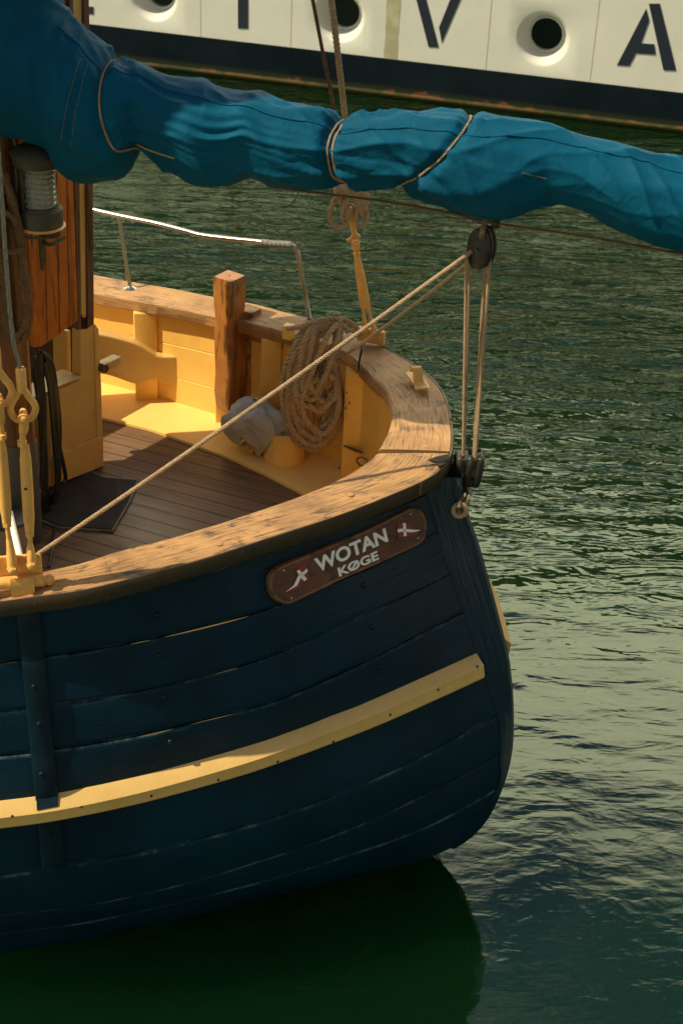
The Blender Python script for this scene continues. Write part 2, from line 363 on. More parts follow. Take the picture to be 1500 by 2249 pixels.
    def obj(s, name, mat, parent=None, smooth=True, fixn=True, ang=40):
        me = bpy.data.meshes.new(name); off = wloc(parent) if parent else V((0, 0, 0))
        if not parent:      # origin at the base of the thing
            xs = [p.x for p in s.v]; ys = [p.y for p in s.v]; zs = [p.z for p in s.v]
            off = V(((min(xs)+max(xs))/2, (min(ys)+max(ys))/2, min(zs)))
        me.from_pydata([tuple(p-off) for p in s.v], [], s.f)
        if fixn:
            bm = bmesh.new(); bm.from_mesh(me); bmesh.ops.recalc_face_normals(bm, faces=bm.faces[:]); bm.to_mesh(me); bm.free()
        if s.uv:
            ul = me.uv_layers.new(name='UVMap')
            for lp in me.loops: ul.data[lp.index].uv = s.uv.get(lp.vertex_index, (0, 0))
        me.materials.append(MATS[mat])
        if smooth:
            for p in me.polygons: p.use_smooth = True
            me.set_sharp_from_angle(angle=R_(ang))
        o = bpy.data.objects.new(name, me); COL.objects.link(o)
        if parent: o.parent = parent
        else: o.location = off
        return o
def split(mb, name, mat, parent, **kw):
    par = list(range(len(mb.v)))
    def fd(a):
        while par[a] != a: par[a] = par[par[a]]; a = par[a]
        return a
    for f in mb.f:
        for q in f[1:]: par[fd(q)] = fd(f[0])
    grp = {}
    for f in mb.f: grp.setdefault(fd(f[0]), []).append(f)
    for fs in grp.values():
        ids = sorted({q for f in fs for q in f}); mp = {q: i for i, q in enumerate(ids)}; m2 = MB(); m2.v = [mb.v[q] for q in ids]; m2.f = [[mp[q] for q in f] for f in fs]
        m2.obj(name, mat, parent, **kw)
def bvh(o):
    off = wloc(o); return BVHTree.FromPolygons([v_.co+off for v_ in o.data.vertices], [tuple(p.vertices) for p in o.data.polygons])
def hit(t, x, y):
    r = ray(x, y).normalized(); h = t.ray_cast(CAM, r)
    if h[0] is None: return None, None
    n = h[1]; return h[0], (n if n.dot(r) < 0 else -n)
def bolt_on(mb, P, n, r=.008, h=.005, hexa=False):
    prof = [(-.003, r*1.5), (.0012, r*1.5), (.0015, r), (h, r*.93), (h, .001)] if hexa else [(-.003, r), (h*.4, r*.97), (h*.8, r*.7), (h, r*.25), (h, .0005)]
    mb.lathe(P, n, prof, 6 if hexa else 14)

# ------------------------------------------------------------------ setting: water, sea bed
MB().add([(-900, -60, 0), (900, -60, 0), (900, 1500, 0), (-900, 1500, 0)], [(0, 1, 2, 3)]).obj('water', 'water', smooth=False, fixn=False)
tag(bpy.data.objects['water'], kind='structure'); bpy.data.objects['water'].data.transform(Matrix.Translation(bpy.data.objects['water'].location)); bpy.data.objects['water'].location = (0, 0, 0)
tag(MB().add([(-900, -60, -2.6), (900, -60, -2.6), (900, 1500, -2.6), (-900, 1500, -2.6)], [(0, 1, 2, 3)]).obj('seabed', 'seabed', smooth=False, fixn=False), kind='structure')

# ------------------------------------------------------------------ THE BOAT
boat = empty('wooden_boat', bp(985, 1020, 1.85)*1.0, 'navy blue wooden sailing boat with yellow bulwarks and worn wooden rail, seen from its stern', 'boat')
boat.location.z = 0
NC = 150
def row(pts, xl=-230):
    P = np.array(pts, float); sl_ = (P[1, 1]-P[0, 1])/(P[1, 0]-P[0, 0])
    P = np.vstack([[xl, P[0, 1]+(xl-P[0, 0])*sl_*.8], P]); return crv(P, 240)
ROWS = [  # image trace, height at x=0, height at the sternpost, seam depth
 ([(0, 1352), (150, 1334), (300, 1302), (450, 1260), (600, 1212), (750, 1163), (850, 1126), (937, 1088)], 1.655, 1.725),
 ([(0, 1457), (94, 1444), (200, 1430), (330, 1405), (440, 1380), (548, 1352), (618, 1327), (780, 1262), (880, 1212), (960, 1170)], 1.475, 1.575),
 ([(0, 1562), (108, 1552), (300, 1520), (440, 1488), (600, 1440), (799, 1352), (900, 1306), (988, 1262)], 1.30, 1.43),
 ([(0, 1662), (120, 1648), (300, 1618), (450, 1582), (600, 1543), (750, 1480), (880, 1416), (1018, 1346)], 1.135, 1.285),
 ([(0, 1775), (130, 1757), (300, 1722), (480, 1674), (600, 1636), (800, 1562), (950, 1497), (1050, 1452)], .945, 1.09),
 ([(0, 1925), (144, 1902), (340, 1868), (584, 1803), (750, 1742), (900, 1676), (1000, 1622), (1093, 1574)], .62, .87),
 ([(0, 2010), (200, 1986), (400, 1942), (600, 1882), (740, 1833), (855, 1784), (980, 1722), (1098, 1658)], .34, .71),
 ([(0, 2050), (200, 2024), (400, 1980), (600, 1930), (760, 1880), (900, 1832), (1000, 1785), (1088, 1735)], .16, .53),
 ([(0, 2092), (200, 2062), (400, 2018), (600, 1968), (800, 1918), (880, 1901), (940, 1884), (992, 1862)], .015, .09),
]
RP = []
for pts, z0, z1 in ROWS:
    r = row(pts); x0, x1 = r[0, 0], r[-1, 0]; f = (r[:, 0]-x0)/(x1-x0); line = []
    for q in np.linspace(0, 1, NC):
        x = np.interp(q, f, r[:, 0]); y = np.interp(q, f, r[:, 1]); t = max(x, -230)/x1
        line.append(bp(x, y, z0+(z1-z0)*(t**1.6 if t > 0 else t*.6)))
    RP.append(line)
RP = np.array([[tuple(p) for p in l_] for l_ in RP])    # rows x NC x 3
NR = len(ROWS)
def hullpt(c, r):
    """near-side hull surface, column c (float), row coordinate r (float), smooth across rows"""
    c = min(max(c, 0), NC-1.001); i = int(c); fc = c-i
    col = RP[:, i]*(1-fc)+RP[:, i+1]*fc
    r = min(max(r, 0), NR-1.0001); j = int(r); t = r-j
    a = col[max(j-1, 0)]; b = col[j]; c_ = col[j+1]; d = col[min(j+2, NR-1)]
    return V(.5*((2*b)+(-a+c_)*t+(2*a-5*b+4*c_-d)*t*t+(-a+3*b-3*c_+d)*t**3))
def hulln(c, r):
    u = hullpt(c+1.2, r)-hullpt(c-1.2, r); v_ = hullpt(c, r+.1)-hullpt(c, r-.1); n = u.cross(v_); n.normalize()
    return n if n.dot(CAM-hullpt(c, r)) > 0 else -n
planks = MB(); seams = {1: .0034, 2: .0026, 3: .0030, 4: .0005, 5: .0009, 6: .0009, 7: .0003}
def seam_w(k_, c):
    if k_ not in seams: return 0
    g_ = seams[k_]*(.7+.9*nz(c*.09, k_*7.7)) if k_ < 4 else seams[k_]*(.6+.8*nz(c*.1, k_*3.1)); return max(g_, .0002)
CC = np.linspace(0, NC-1, 300)
LEN = np.r_[0, np.cumsum([ (hullpt(CC[i+1], 2)-hullpt(CC[i], 2)).length for i in range(len(CC)-1)])]
for j in range(NR-1):
    top = j == 0; outp = [0, .004, .001, .005, .002, .003, .0, .002, 0, 0][j]
    G = []; UV_ = []
    for ci, c in enumerate(CC):
        hgt = (hullpt(c, j+1)-hullpt(c, j)).length; g0 = seam_w(j, c)/hgt; g1 = seam_w(j+1, c)/hgt; e = .007/hgt if j < 6 else .004/hgt
        wob = .0018*nz(c*.13, j*5.3); line = []
        for q, dp in ((g0, -.022), (g0, -.0045 if j else 0), (g0+e, 0), (g0+e*2.5, .0012)) + tuple((g0+e*2.5+(1-g0-g1-5*e)*s_, .0015) for s_ in (.2, .4, .6, .8)) + ((1-g1-e*2.5, .0012), (1-g1-e, 0), (1-g1, -.0045), (1-g1, -.022)):
            rr = j+q; p = hullpt(c, rr)+hulln(c, rr)*(dp+outp*(1-.6*c/NC)+wob); line.append(p)
            UV_.append((LEN[ci]+j*13.7, j+q))
        G.append(line)
    m_ = len(G[0]); planks.grid(G, uv=lambda i, j_, U=UV_, m=m_: U[i*m+j_])
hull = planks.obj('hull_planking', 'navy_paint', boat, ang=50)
HB = BVHTree.FromPolygons([v_.co+wloc(boat) for v_ in hull.data.vertices], [tuple(p.vertices) for p in hull.data.polygons])

# yellow strips laid over the seams, coloured as daylight showing through gaps
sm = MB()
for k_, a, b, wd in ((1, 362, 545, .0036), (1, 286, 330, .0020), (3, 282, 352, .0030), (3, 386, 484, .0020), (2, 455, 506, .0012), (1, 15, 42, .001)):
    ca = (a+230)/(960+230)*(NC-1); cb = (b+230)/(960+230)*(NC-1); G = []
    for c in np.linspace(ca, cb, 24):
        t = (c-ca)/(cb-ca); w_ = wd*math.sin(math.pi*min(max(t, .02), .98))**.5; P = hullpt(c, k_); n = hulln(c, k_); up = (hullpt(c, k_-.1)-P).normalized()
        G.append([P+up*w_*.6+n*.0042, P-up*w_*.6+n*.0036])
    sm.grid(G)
split(sm, 'seam_light_strip', 'deck_yellow', hull)

# below the waterline the near side turns in under the hull
G = []
for c in range(NC):
    P = hullpt(c, NR-1.001); q = c/NC
    G.append([P, P+V((0, 0, -.03))+AT*.05-AX*.05*q, P+V((0, 0, -.12-.1*q))+AT*.22-AX*.38*q*q, V((P.x, P.y, -.75))+AT*.6-AX*.7*q*q])
MB().grid(G).obj('hull_bottom', 'navy_fitting', boat)

# sternpost
RE = np.linspace(0, 7.99, 65); E_ = [hullpt(NC-1.01, r) for r in RE]
sil = crv([(998, 1050), (1018, 1112), (1045, 1185), (1067, 1260), (1085, 1325), (1102, 1390), (1115, 1445), (1123, 1510), (1126, 1570), (1125, 1630), (1117, 1685), (1100, 1740), (1078, 1788), (1050, 1824), (1018, 1850), (990, 1864)], 160)
T0 = bp(985, 1020, 1.85)
S_ = []
silw = []
for x, y in sil:
    r = ray(x, y); t = ((T0+AT*.02)-CAM).dot(AT)/r.dot(AT); silw.append(CAM+r*t)
sz = np.array([p.z for p in silw])[::-1]
def silz(z):
    return V([np.interp(z, sz, np.array([p[k_] for p in silw])[::-1]) for k_ in range(3)])
F_ = []; G = []; UV_ = []
for i, e in enumerate(E_):
    s_ = silz(e.z); 
    if i == 0: s_ = silz(e.z)
    a = (s_-e); lat = a.dot(AT); f = s_+AT*.055-AX*.055; F_.append(f)
    n = hulln(NC-3, min(RE[i], 7.9)); ee = e+n*.008-AX*.004
    G.append([e-n*.012-AX*.005, ee, ee.lerp(s_, .38)+n*.006, ee.lerp(s_, .42)+n*.0015, ee.lerp(s_, .8)+n*.004, s_-AT*.012+AX*.0, s_+AT*.012, (s_+AT*.02).lerp(f, .4)+AX*.004, f+AT*.004, f-AX*.03])
    if i == 0: G.insert(0, [p+UZ*.075 for p in G[0]]); UV_ += [(-.08, 30+j*.12) for j in range(10)]
    for j in range(10): UV_.append((i*.024, 30+j*.12))
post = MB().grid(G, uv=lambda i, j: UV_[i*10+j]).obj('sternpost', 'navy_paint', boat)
# rail outer line, whole way round
OUT = [(0, 1322), (80, 1311), (180, 1297), (300, 1268), (450, 1227), (600, 1179), (750, 1130), (850, 1091), (930, 1056), (968, 1030), (986, 1004), (993, 965), (990, 930), (984, 895), (970, 860), (940, 825), (890, 790), (830, 757), (760, 727), (700, 705), (620, 685), (555, 668), (482, 655), (380, 635), (290, 620), (210, 605)]
INN = [(0, 1272), (80, 1256), (180, 1234), (270, 1206), (380, 1178), (505, 1140), (615, 1104), (700, 1072), (762, 1042), (800, 1018), (825, 997), (843, 968), (854, 945), (861, 915), (859, 885), (845, 855), (820, 833), (800, 812), (765, 780), (700, 752), (630, 733), (560, 715), (480, 697), (390, 678), (295, 660), (210, 645)]
NS = 260
oc = crv([(x, y, i) for i, (x, y) in enumerate(OUT)], 2); 
def railcurve(T):
    P = np.array([(x, y, i*40.) for i, (x, y) in enumerate(T)]); Q = crv(P, 1200); t = np.linspace(0, (len(T)-1)*40, NS)
    return np.stack([np.interp(t, Q[:, 2], Q[:, k_]) for k_ in (0, 1)], 1)
oc, ic = railcurve(OUT), railcurve(INN)
def railz(i):
    t = i/(NS-1)*(len(OUT)-1)
    return float(np.interp(t, [0, 9, 13, 25], [1.72, 1.845, 1.85, 1.70]))
RO = [bp(x, y, railz(i)) for i, (x, y) in enumerate(oc)]; RI = [bp(x, y, railz(i)) for i, (x, y) in enumerate(ic)]
# continue both ends forward, out of frame
def extend(L_, n=14, step=.09):
    a = (L_[0]-L_[6]).normalized()*step; b = (L_[-1]-L_[-7]).normalized()*step; a.z *= .3; b.z *= .3
    return [L_[0]+a*k_ for k_ in range(n, 0, -1)]+L_+[L_[-1]+b*k_ for k_ in range(1, n+1)]
XN = 14; RO = extend(RO, XN); RI = extend(RI, XN); NSX = len(RO)
rl = np.r_[0, np.cumsum([(RO[i+1]-RO[i]).length for i in range(NSX-1)])]
def cap(i0, i1, mat, raise_=0.0, thick=.058, uoff=0, label=None, skew0=0, skew1=0):
    G = []; U = []
    for i in range(i0, i1+1):
        t = (i-i0)/(i1-i0); o = RO[i]; n = RI[i]
        sh0 = skew0*max(0, 1-(i-i0)/8); sh1 = skew1*max(0, 1-(i1-i)/8); ii = min(max(i+sh0+sh1, 0), NSX-1.01); n = RI[int(ii)].lerp(RI[int(ii)+1], ii-int(ii))
        w_ = (n-o); wl = w_.length; wd = w_.normalized(); line = []
        for a, z in ((0.004, -thick), (0.0, -thick+.004), (0.0, -.006), (.006, 0), (.06, .001), (.12, .0015), (wl-.06 if wl > .2 else wl*.7, .001), (wl-.008, 0), (wl, -.007), (wl, -thick+.006), (wl-.005, -thick)):
            a = min(a, wl) if a > .1 else a
            p = o+wd*a+UZ*(z+raise_+.0012*nz(i*.21, a*9)); line.append(p); U.append((rl[i]+uoff, a-z))
        line.append(o+wd*wl*.5+UZ*(-thick-.001)); U.append((rl[i], 9)); G.append(line)
    m_ = len(G[0]); mb = MB().grid(G, closeV=True, uv=lambda a, b: U[a*m_+b])
    n0 = len(mb.v); mb.f.append(list(range(m_))); mb.f.append(list(range(n0-m_, n0))[::-1])
    o = mb.obj('cap_rail', mat, boat, ang=35)
    if label: o['label'] = label
    return o
def idx(t): return XN+int(t/(len(OUT)-1)*(NS-1))
jA, jB = idx(10.35), idx(17.4)
capN = cap(0, jA-1, 'weathered_oak', 0, label='near cap rail plank, deeply weathered with dark cracks', skew1=-2)
capS = cap(jA, jB, 'worn_oak', .002, uoff=5, label='curved cap rail block round the stern')
capF = cap(jB+1, NSX-1, 'worn_oak', .004, uoff=11, label='far cap rail plank with rounded edge')
# hairline joints and the broken corner
ck = MB()
for pts in ([(905, 1001), (940, 1004), (985, 1012)], [(893, 885), (930, 925), (960, 950), (978, 985)], [(870, 862), (893, 885)], [(1000-160, 800), (818, 806)]):
    q = crv(pts, 14); ck.grid([[bp(x, y, 1.8545)+V((0, -.0012, 0)), bp(x, y, 1.8545)+V((0, .0012, 0))] for x, y in q])
for poly in ([(938, 1012), (957, 1004), (985, 998), (988, 1006), (975, 1022), (962, 1026), (955, 1014)],):
    ck.prism([bp(x, y, 1.852) for x, y in poly], (0, 0, .0025))
split(ck, 'rail_crack', 'dark_gap', capS)
# wooden plugs and bungs on the rail
pg = MB()
for x, y in ((482, 1194), (845, 1036), (935, 980), (770, 1086), (1000-96, 880), (255, 1232)):
    P = bp(x, y, 1.0); i = min(range(NSX), key=lambda q: (pr(RO[q].lerp(RI[q], .5))[0]-x)**2+(pr(RO[q].lerp(RI[q], .5))[1]-y)**2); P = bp(x, y, RO[i].z+.002)
    pg.lathe(P+V((0, 0, -.004)), UZ, [(0, .013), (.005, .013), (.0062, .011), (.0058, .0005)], 18)
split(pg, 'wood_plug', 'weathered_oak', capN)

# brass band round the rail edge
def band(i0, i1):
    G = []
    for i in range(i0, i1+1):
        out = (RO[i]-RI[i]).normalized(); o = RO[i]; G.append([o+UZ*a+out*b for a, b in ((.001, -.002), (.003, .004), (.0, .0065), (-.052, .007), (-.056, .004), (-.056, -.006))])
    return MB().grid(G)
jC = idx(7.9)
for a, b in ((0, jC), (jC+1, idx(12.2)), (idx(12.2)+1, idx(17))): band(a, b).obj('rail_band', 'brass_band', boat)
sc = MB()
for x, y in ((8, 1336), (82, 1334), (163, 1323), (240, 1308), (316, 1296), (390, 1279), (461, 1260), (528, 1241), (589, 1221), (647, 1197), (704, 1174), (756, 1151), (812, 1128), (845, 1109), (915, 1074)):
    i = min(range(NSX), key=lambda q: abs(pr(RO[q]+UZ*-.028)[0]-x)+(1e3 if q > idx(10) else 0)); out = (RO[i]-RI[i]); out.z = 0; out.normalize()
    bolt_on(sc, RO[i]+UZ*-.028+out*.006, out, .0058, .0018)
split(sc, 'band_screw', 'brass_band', boat)

# inner planking of the bulwark, waterway and deck
DZ = 1.22
wallo = []
for i in range(NSX):
    p = RO[i].lerp(RI[i], .74); wallo.append(V((p.x, p.y, p.z-.045)))
G = [[p, p.lerp(V((p.x, p.y, DZ-.05)), .33), p.lerp(V((p.x, p.y, DZ-.05)), .66), V((p.x, p.y, DZ-.05))] for p in wallo]
G2 = []
for i, p in enumerate(wallo):
    line = []; H_ = p.z-(DZ-.05); inw = (RI[i]-RO[i]); inw.z = 0; inw.normalize()
    for z0, z1 in ((0, .312), (.316, .632), (.636, 1.0)):
        for t, d in ((z0, -.0025), (z0+.006, .0), (z1-.006, .0), (z1, -.0025)): line.append(V((p.x, p.y, p.z-H_*t))+inw*d)
    G2.append(line)
inner = MB().grid(G2).obj('inner_planking', 'bulwark_yellow', boat, ang=30)
# hull on the far side
fr_i = range(idx(11.5), NSX); G = []; far_rows = [0, .35, .7, 1.1, 1.7, 2.4, 3, 3.6, 4, 4.5, 5, 6, 7, 7.99]
def farpt(i, r):
    o = RO[i]-UZ*.058; k_ = rl[i]-rl[idx(11.5)]; w_ = math.exp(-(k_/.55)**1.3); j = r/7.99*64
    j0 = int(min(j, 63)); F = F_[j0].lerp(F_[j0+1], min(j-j0, 1)); F0 = F_[0]
    z = F.z+(hullpt(20, r).z-F.z)*(1-math.exp(-k_/1.1))
    bul = .20*math.sin(min(max((o.z-z)/1.3, 0), 1)*math.pi)*min(1, max(0, (z-.55)/.45)) - .30*max(0, (.75-z))
    out = (RO[i]-RI[i]); out.z = 0; out.normalize(); q = o+(F-(RO[idx(11.5)]-UZ*.058))*w_+out*bul*(1-w_); q.z = z if r > 0 else o.z
    return q
for i in fr_i: G.append([farpt(i, r) for r in far_rows]+[V((farpt(i, 7.99).x, farpt(i, 7.99).y, -.75))-AT*.5-AX*.4])
G.insert(0, [F_[int(r/7.99*64)] for r in far_rows]+[V((F_[-1].x, F_[-1].y, -.75))-AX*.8])
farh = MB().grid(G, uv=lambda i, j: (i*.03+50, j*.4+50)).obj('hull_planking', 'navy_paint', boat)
# rubbing strakes
def strake(P, N_, name='rubbing_strake'):
    G = []; U = []
    for p, n in zip(P, N_):
        up = V((0, 0, 1)); up = (up-n*up.dot(n)).normalized()
        line = [p+up*a+n*b for a, b in ((.040, -.004), (.040, .006), (.006, .046), (.002, .049), (-.004, .047), (-.040, .046), (-.047, .042), (-.048, -.004))]
        G.append(line)
    mb = MB().grid(G, closeV=True); n0 = len(mb.v); m_ = len(G[0]); mb.f.append(list(range(m_))); mb.f.append(list(range(n0-m_, n0))[::-1])
    return mb.obj(name, 'strake_yellow', boat, ang=25)
ssc = [c for c in np.linspace(0, NC-1.5, 170)]
st = strake([hullpt(c, 4.02) for c in ssc], [hulln(min(c, NC-4), 4.02) for c in ssc])
fi = [i for i in fr_i if i < idx(24)][1:]
FP = [farpt(i, 4.0) for i in fi]; FN = []; FP[0] = F_[32].lerp(FP[1], .2)
for q, i in enumerate(fi):
    t = (FP[min(q+1, len(FP)-1)]-FP[max(q-1, 0)]); n = t.cross(UZ); n.z = 0; n.normalize(); FN.append(n if n.dot(RO[i]-RI[i]) > 0 else -n)
strake(FP, FN)
sc = MB(); SB = bvh(st)
for x, y in ((28, 1793), (180, 1772), (333, 1748), (480, 1713), (610, 1673), (732, 1629), (857, 1570), (962, 1515), (1048, 1464)):
    P, n = hit(SB, x, y)
    if P: bolt_on(sc, P, n, .0055, .0016)
split(sc, 'strake_screw', 'brass_band', st)

# vertical strap over the planks and the bolt heads
def hullray(x, y): return hit(HB, x, y)
G = []
for t in np.linspace(0, 1, 60):
    y = 1345+t*(1908-1345); xl = 38+t*56; xr = 88+t*57; line = []
    for x, d in ((xl, -.01), (xl, .014), (xl+3, .017), ((xl+xr)/2, .019), (xr-3, .017), (xr, .014), (xr, -.01)):
        P, n = hullray(x, y)
        if P is None: P, n = hullray(x, y+6)
        line.append((P, n, d))
    G.append(line)
# smooth out the seams under the strap
GP = [[p for p, n, d in l_] for l_ in G]; NN = [sum((n for _, n, _ in l_), V((0, 0, 0))).normalized() for l_ in G]
G = [[sum((GP[min(max(i+k_, 0), 59)][j] for k_ in (-2, -1, 0, 1, 2)), V((0, 0, 0)))/5+NN[i]*G[i][j][2] for j in range(7)] for i in range(60)]
strap = MB().grid(G)
for (xa, ya, xb, yb) in ((80, 1738, 127, 1731),):
    q4 = []
    for x, y in ((xa, ya), (xb, yb), (xb+2, yb+36), (xa+2, ya+38)):
        P, n = hit(SB, x, y+4); q4.append(P if P else hullray(x, y+4)[0])
    nn = (q4[1]-q4[0]).cross(q4[3]-q4[0]).normalized(); nn = nn if nn.dot(CAM-q4[0]) > 0 else -nn
    strap.prism([p-nn*.004 for p in q4], nn*.008)
strap.f.append([i*1 for i in range(7)]); strap.f.append([59*7+i for i in range(7)])
strap = strap.obj('hull_strap', 'navy_fitting', boat)
TB = bvh(strap); bm_ = MB()
for x, y in ((62, 1381), (75, 1508), (87, 1590), (92, 1700), (114, 1832), (126, 1902)):
    P, n = hit(TB, x, y)
    if P: bolt_on(bm_, P, n, .0085, .006, hexa=(y > 1750))
split(bm_, 'strap_bolt', 'navy_fitting', strap)
bm_ = MB()
for x, y in ((345, 1351), (350, 1440), (360, 1531), (375, 1629), (798, 1286), (817, 1377), (836, 1466), (93, 1370), (588, 1253)):
    P, n = hullray(x, y)
    if P: bolt_on(bm_, P, n, .0105, .008)
split(bm_, 'plank_bolt', 'navy_fitting', hull)

# deck
inner_line = [p for p in wallo]; cen = V((0, 0, 0))
DECKP = [V((p.x, p.y, DZ)) for p in inner_line]
n = len(DECKP); mb = MB()
for i in range(n//2):
    pass
half = n//2
A_ = DECKP[:half]; B_ = DECKP[::-1][:half]
mb.grid([[a.lerp(b, t) for t in np.linspace(0, 1, 6)] for a, b in zip(A_, B_)])
mb.obj('deck', 'deck_planks', boat, smooth=False)
wi = [(755, 1300), (700, 1135), (672, 1090), (620, 1060), (560, 1030), (500, 1003), (450, 985), (390, 963), (330, 943), (225, 917), (150, 897), (20, 867)]
wic = [bp(x, y, DZ+.012) for x, y in crv(wi, 70)]
# outer edge of the waterway: matching points on the far wall
fo = [V((p.x, p.y, DZ+.012)) for p in wallo[idx(8.5):]]
fo = [V(q) for q in crv(fo, 70)]
MB().grid([[b, a, a-UZ*.014] for a, b in zip(wic, fo)]).obj('waterway', 'deck_yellow', boat, ang=25)

# bulwark frames (stanchions)
def frame_at(x, y, wd=.085, dp=.05, along=None):
    P = bp(x, y, 1.5); i = min(range(idx(13), NSX), key=lambda q: abs(pr(V((wallo[q].x, wallo[q].y, 1.45)))[0]-x)); p = wallo[i]
    inw = (RI[i]-RO[i]); inw.z = 0; inw.normalize(); tn = V((-inw.y, inw.x, 0)); h = (p.z-.008-DZ)/2
    return MB().box(V((p.x, p.y, DZ+h))+inw*dp*.5, tn*wd/2, inw*dp/2, UZ*h, .006).obj('bulwark_frame', 'bulwark_yellow', boat)
for x in (322, 498, 592, 668, 778): frame_at(x, 800, .10 if x < 400 else .085, .055)
for t in (1.2, 3.2, 5.2, 7.4):
    i = idx(t); p = wallo[i]; inw = (RI[i]-RO[i]); inw.z = 0; inw.normalize(); tn = V((-inw.y, inw.x, 0)); h = (p.z-.008-DZ)/2
    MB().box(V((p.x, p.y, DZ+h))+inw*.027, tn*.042, inw*.0275, UZ*h, .006).obj('bulwark_frame', 'bulwark_yellow', boat)
# deck-side stringer with the rounded end
i0 = min(range(idx(15), NSX), key=lambda q: abs(pr(V((wallo[q].x, wallo[q].y, 1.42)))[0]-300)); inw = (RI[i0]-RO[i0]); inw.z = 0; inw.normalize()
PW = V((wallo[i0].x, wallo[i0].y, 0))+inw*.12
top = [(120, 722), (180, 728), (240, 738), (300, 755), (330, 772), (350, 783), (388, 783)]; bot = [(120, 815), (225, 822), (290, 842), (310, 844), (335, 834), (352, 838), (384, 849)]
endc = [(396, 800), (397, 830)]
out = [onpl(x, y, PW, inw) for x, y in list(crv(top, 20))+endc+list(crv(bot, 20))[::-1]]
mb = MB().prism(out, -inw*.075).obj('stringer', 'cabin_yellow', boat, smooth=False)
bv = mb.modifiers.new('bevel', 'BEVEL'); bv.width = .008; bv.segments = 3; bv.limit_method = 'ANGLE'

# limber hole slots & bolts on the aft frame
bl = MB(); IB = bvh(inner)
for x, y in ((771, 838), (788, 857), (772, 868), (787, 891), (771, 1022), (795, 880)):
    P, n_ = hit(IB, x, y)
    if P: bolt_on(bl, P+n_*.058, n_, .005, .003)
split(bl, 'frame_bolt', 'rust_iron', boat)

# the bitt
P0 = bp(503, 893, 1.32)
z1 = zat(P0, 606)
ta = AX*math.cos(R_(-12))+AT*math.sin(R_(-12)); tb = V((-ta.y, ta.x, 0))
def bitt():
    # side profile swept: straight head, waisted and slanted foot
    G = []
    cx = P0.copy(); h = z1-1.32
    for t, wx, wy, oy in ((0, .028, .040, .0), (.02, .040, .046, .0), (.14, .047, .050, .0), (.28, .047, .046, .004), (.5, .048, .048, 0), (.62, .047, .048, 0), (.70, .044, .046, 0), (.78, .049, .050, 0), (.97, .052, .053, 0), (1.0, .046, .047, 0), (1.003, .004, .004, 0)):
        c = V((cx.x, cx.y, 1.32+h*t))+tb*oy
        G.append([c+ta*wx*a+tb*wy*b for a, b in ((-1, -.9), (-.9, -1), (.9, -1), (1, -.9), (1, .9), (.9, 1), (-.9, 1), (-1, .9))])
    mb = MB().grid(G, closeV=True); mb.f.append(list(range(8))); return mb
bt = bitt().obj('bitt', 'bitt_wood', boat, ang=30)
Pb = P0+ta*.035+tb*.085
MB().box(V((Pb.x, Pb.y, (1.22+1.78)/2)), ta*.046, tb*.038, UZ*.28, .008).obj('bitt_foot', 'bitt_wood', bt, ang=30)
Pc = P0+ta*.05+tb*.075
MB().box(V((Pc.x, Pc.y, 1.70))+ta*.10, ta*.10, tb*.035, UZ*.045, .01).obj('bitt_cleat', 'bitt_wood', bt, ang=30)

# stainless grab rail
hr = MB()
def capz(x, y):
    i = min(range(idx(13), NSX), key=lambda q: (pr(RO[q])[0]-x)**2); return RO[i].z+.004
b1 = bp(287, 634, capz(287, 634)); b2 = bp(680, 702, capz(680, 702))
YR = lambda x: b1.y+.03+(b2.y-b1.y)*(x-287)/(680-287)
def atY(x, y, Y): return onpl(x, y, V((0, Y, 0)), V((0, 1, 0)))
tp = [(120, 444), (205, 461), (262, 474), (340, 490), (400, 505), (440, 516), (500, 524), (560, 530), (600, 535), (632, 537), (645, 541), (653, 552), (658, 575), (666, 620), (674, 665), (680, 702)]
pts = [atY(x, y, YR(x)+(0 if x < 650 else -.0)) for x, y in tp]; pts[-1] = b2
rail = MB().tube([V(q) for q in crv(pts, 90)], .0105, 14).obj('grab_rail', 'steel', boat)
tpost = atY(262, 476, YR(262)); MB().tube([b1, tpost], .0095, 12).obj('rail_post', 'steel', rail)
MB().lathe(b1, UZ, [(-.002, .030), (.004, .030), (.007, .022), (.012, .013), (.013, .005)], 24).obj('base_flange', 'steel', rail)
gp = [V(q) for q in crv([pts[7].lerp(pts[8], .4), pts[8], pts[9], pts[9].lerp(pts[10], .7)], 40)]
MB().tube(gp, [.0145+.0012*math.sin(i*1.1)+.0008*nz(i*.7) for i in range(40)], 14).obj('grip_tape', 'grey_tape', rail)
e = atY(654, 541, YR(650))+V((.006, -.01, .008)); MB().tube([e+RT*.012*math.cos(a)-DN*.014*math.sin(a) for a in np.linspace(0, 2*math.pi, 16, endpoint=False)], .0028, 8, closed=True).obj('rail_eye', 'steel', rail)

# fairlead on the stern rail
fz = 1.855
fb = [bp(x, y, fz) for x, y in ((890, 822), (905, 812), (925, 824), (943, 850), (941, 858), (915, 853))]
fl = MB().prism(fb, (0, 0, .006)).obj('fairlead', 'fitting_yellow', boat, smooth=False)
ctr = bp(918, 845, fz+.006); dirf = (bp(937, 855, fz)-bp(905, 815, fz)).normalized(); sdv = V((dirf.y, -dirf.x, 0))
prof = [(.035, .003), (.012, .006), (-.012, .020), (-.024, .050), (-.038, .060), (-.055, .052), (-.060, .036)]
c2 = crv(prof, 26); G = []
for i, (a, h) in enumerate(c2):
    p = ctr+dirf*(a+.01)+UZ*h; w_ = .019+(.006 if i < 5 else 0)
    t = c2[min(i+1, 25)]-c2[max(i-1, 0)]; nn = (UZ*t[0]-dirf*t[1]).normalized()*-.004
    G.append([p-sdv*w_+nn, p+sdv*w_+nn, p+sdv*w_-nn, p-sdv*w_-nn])
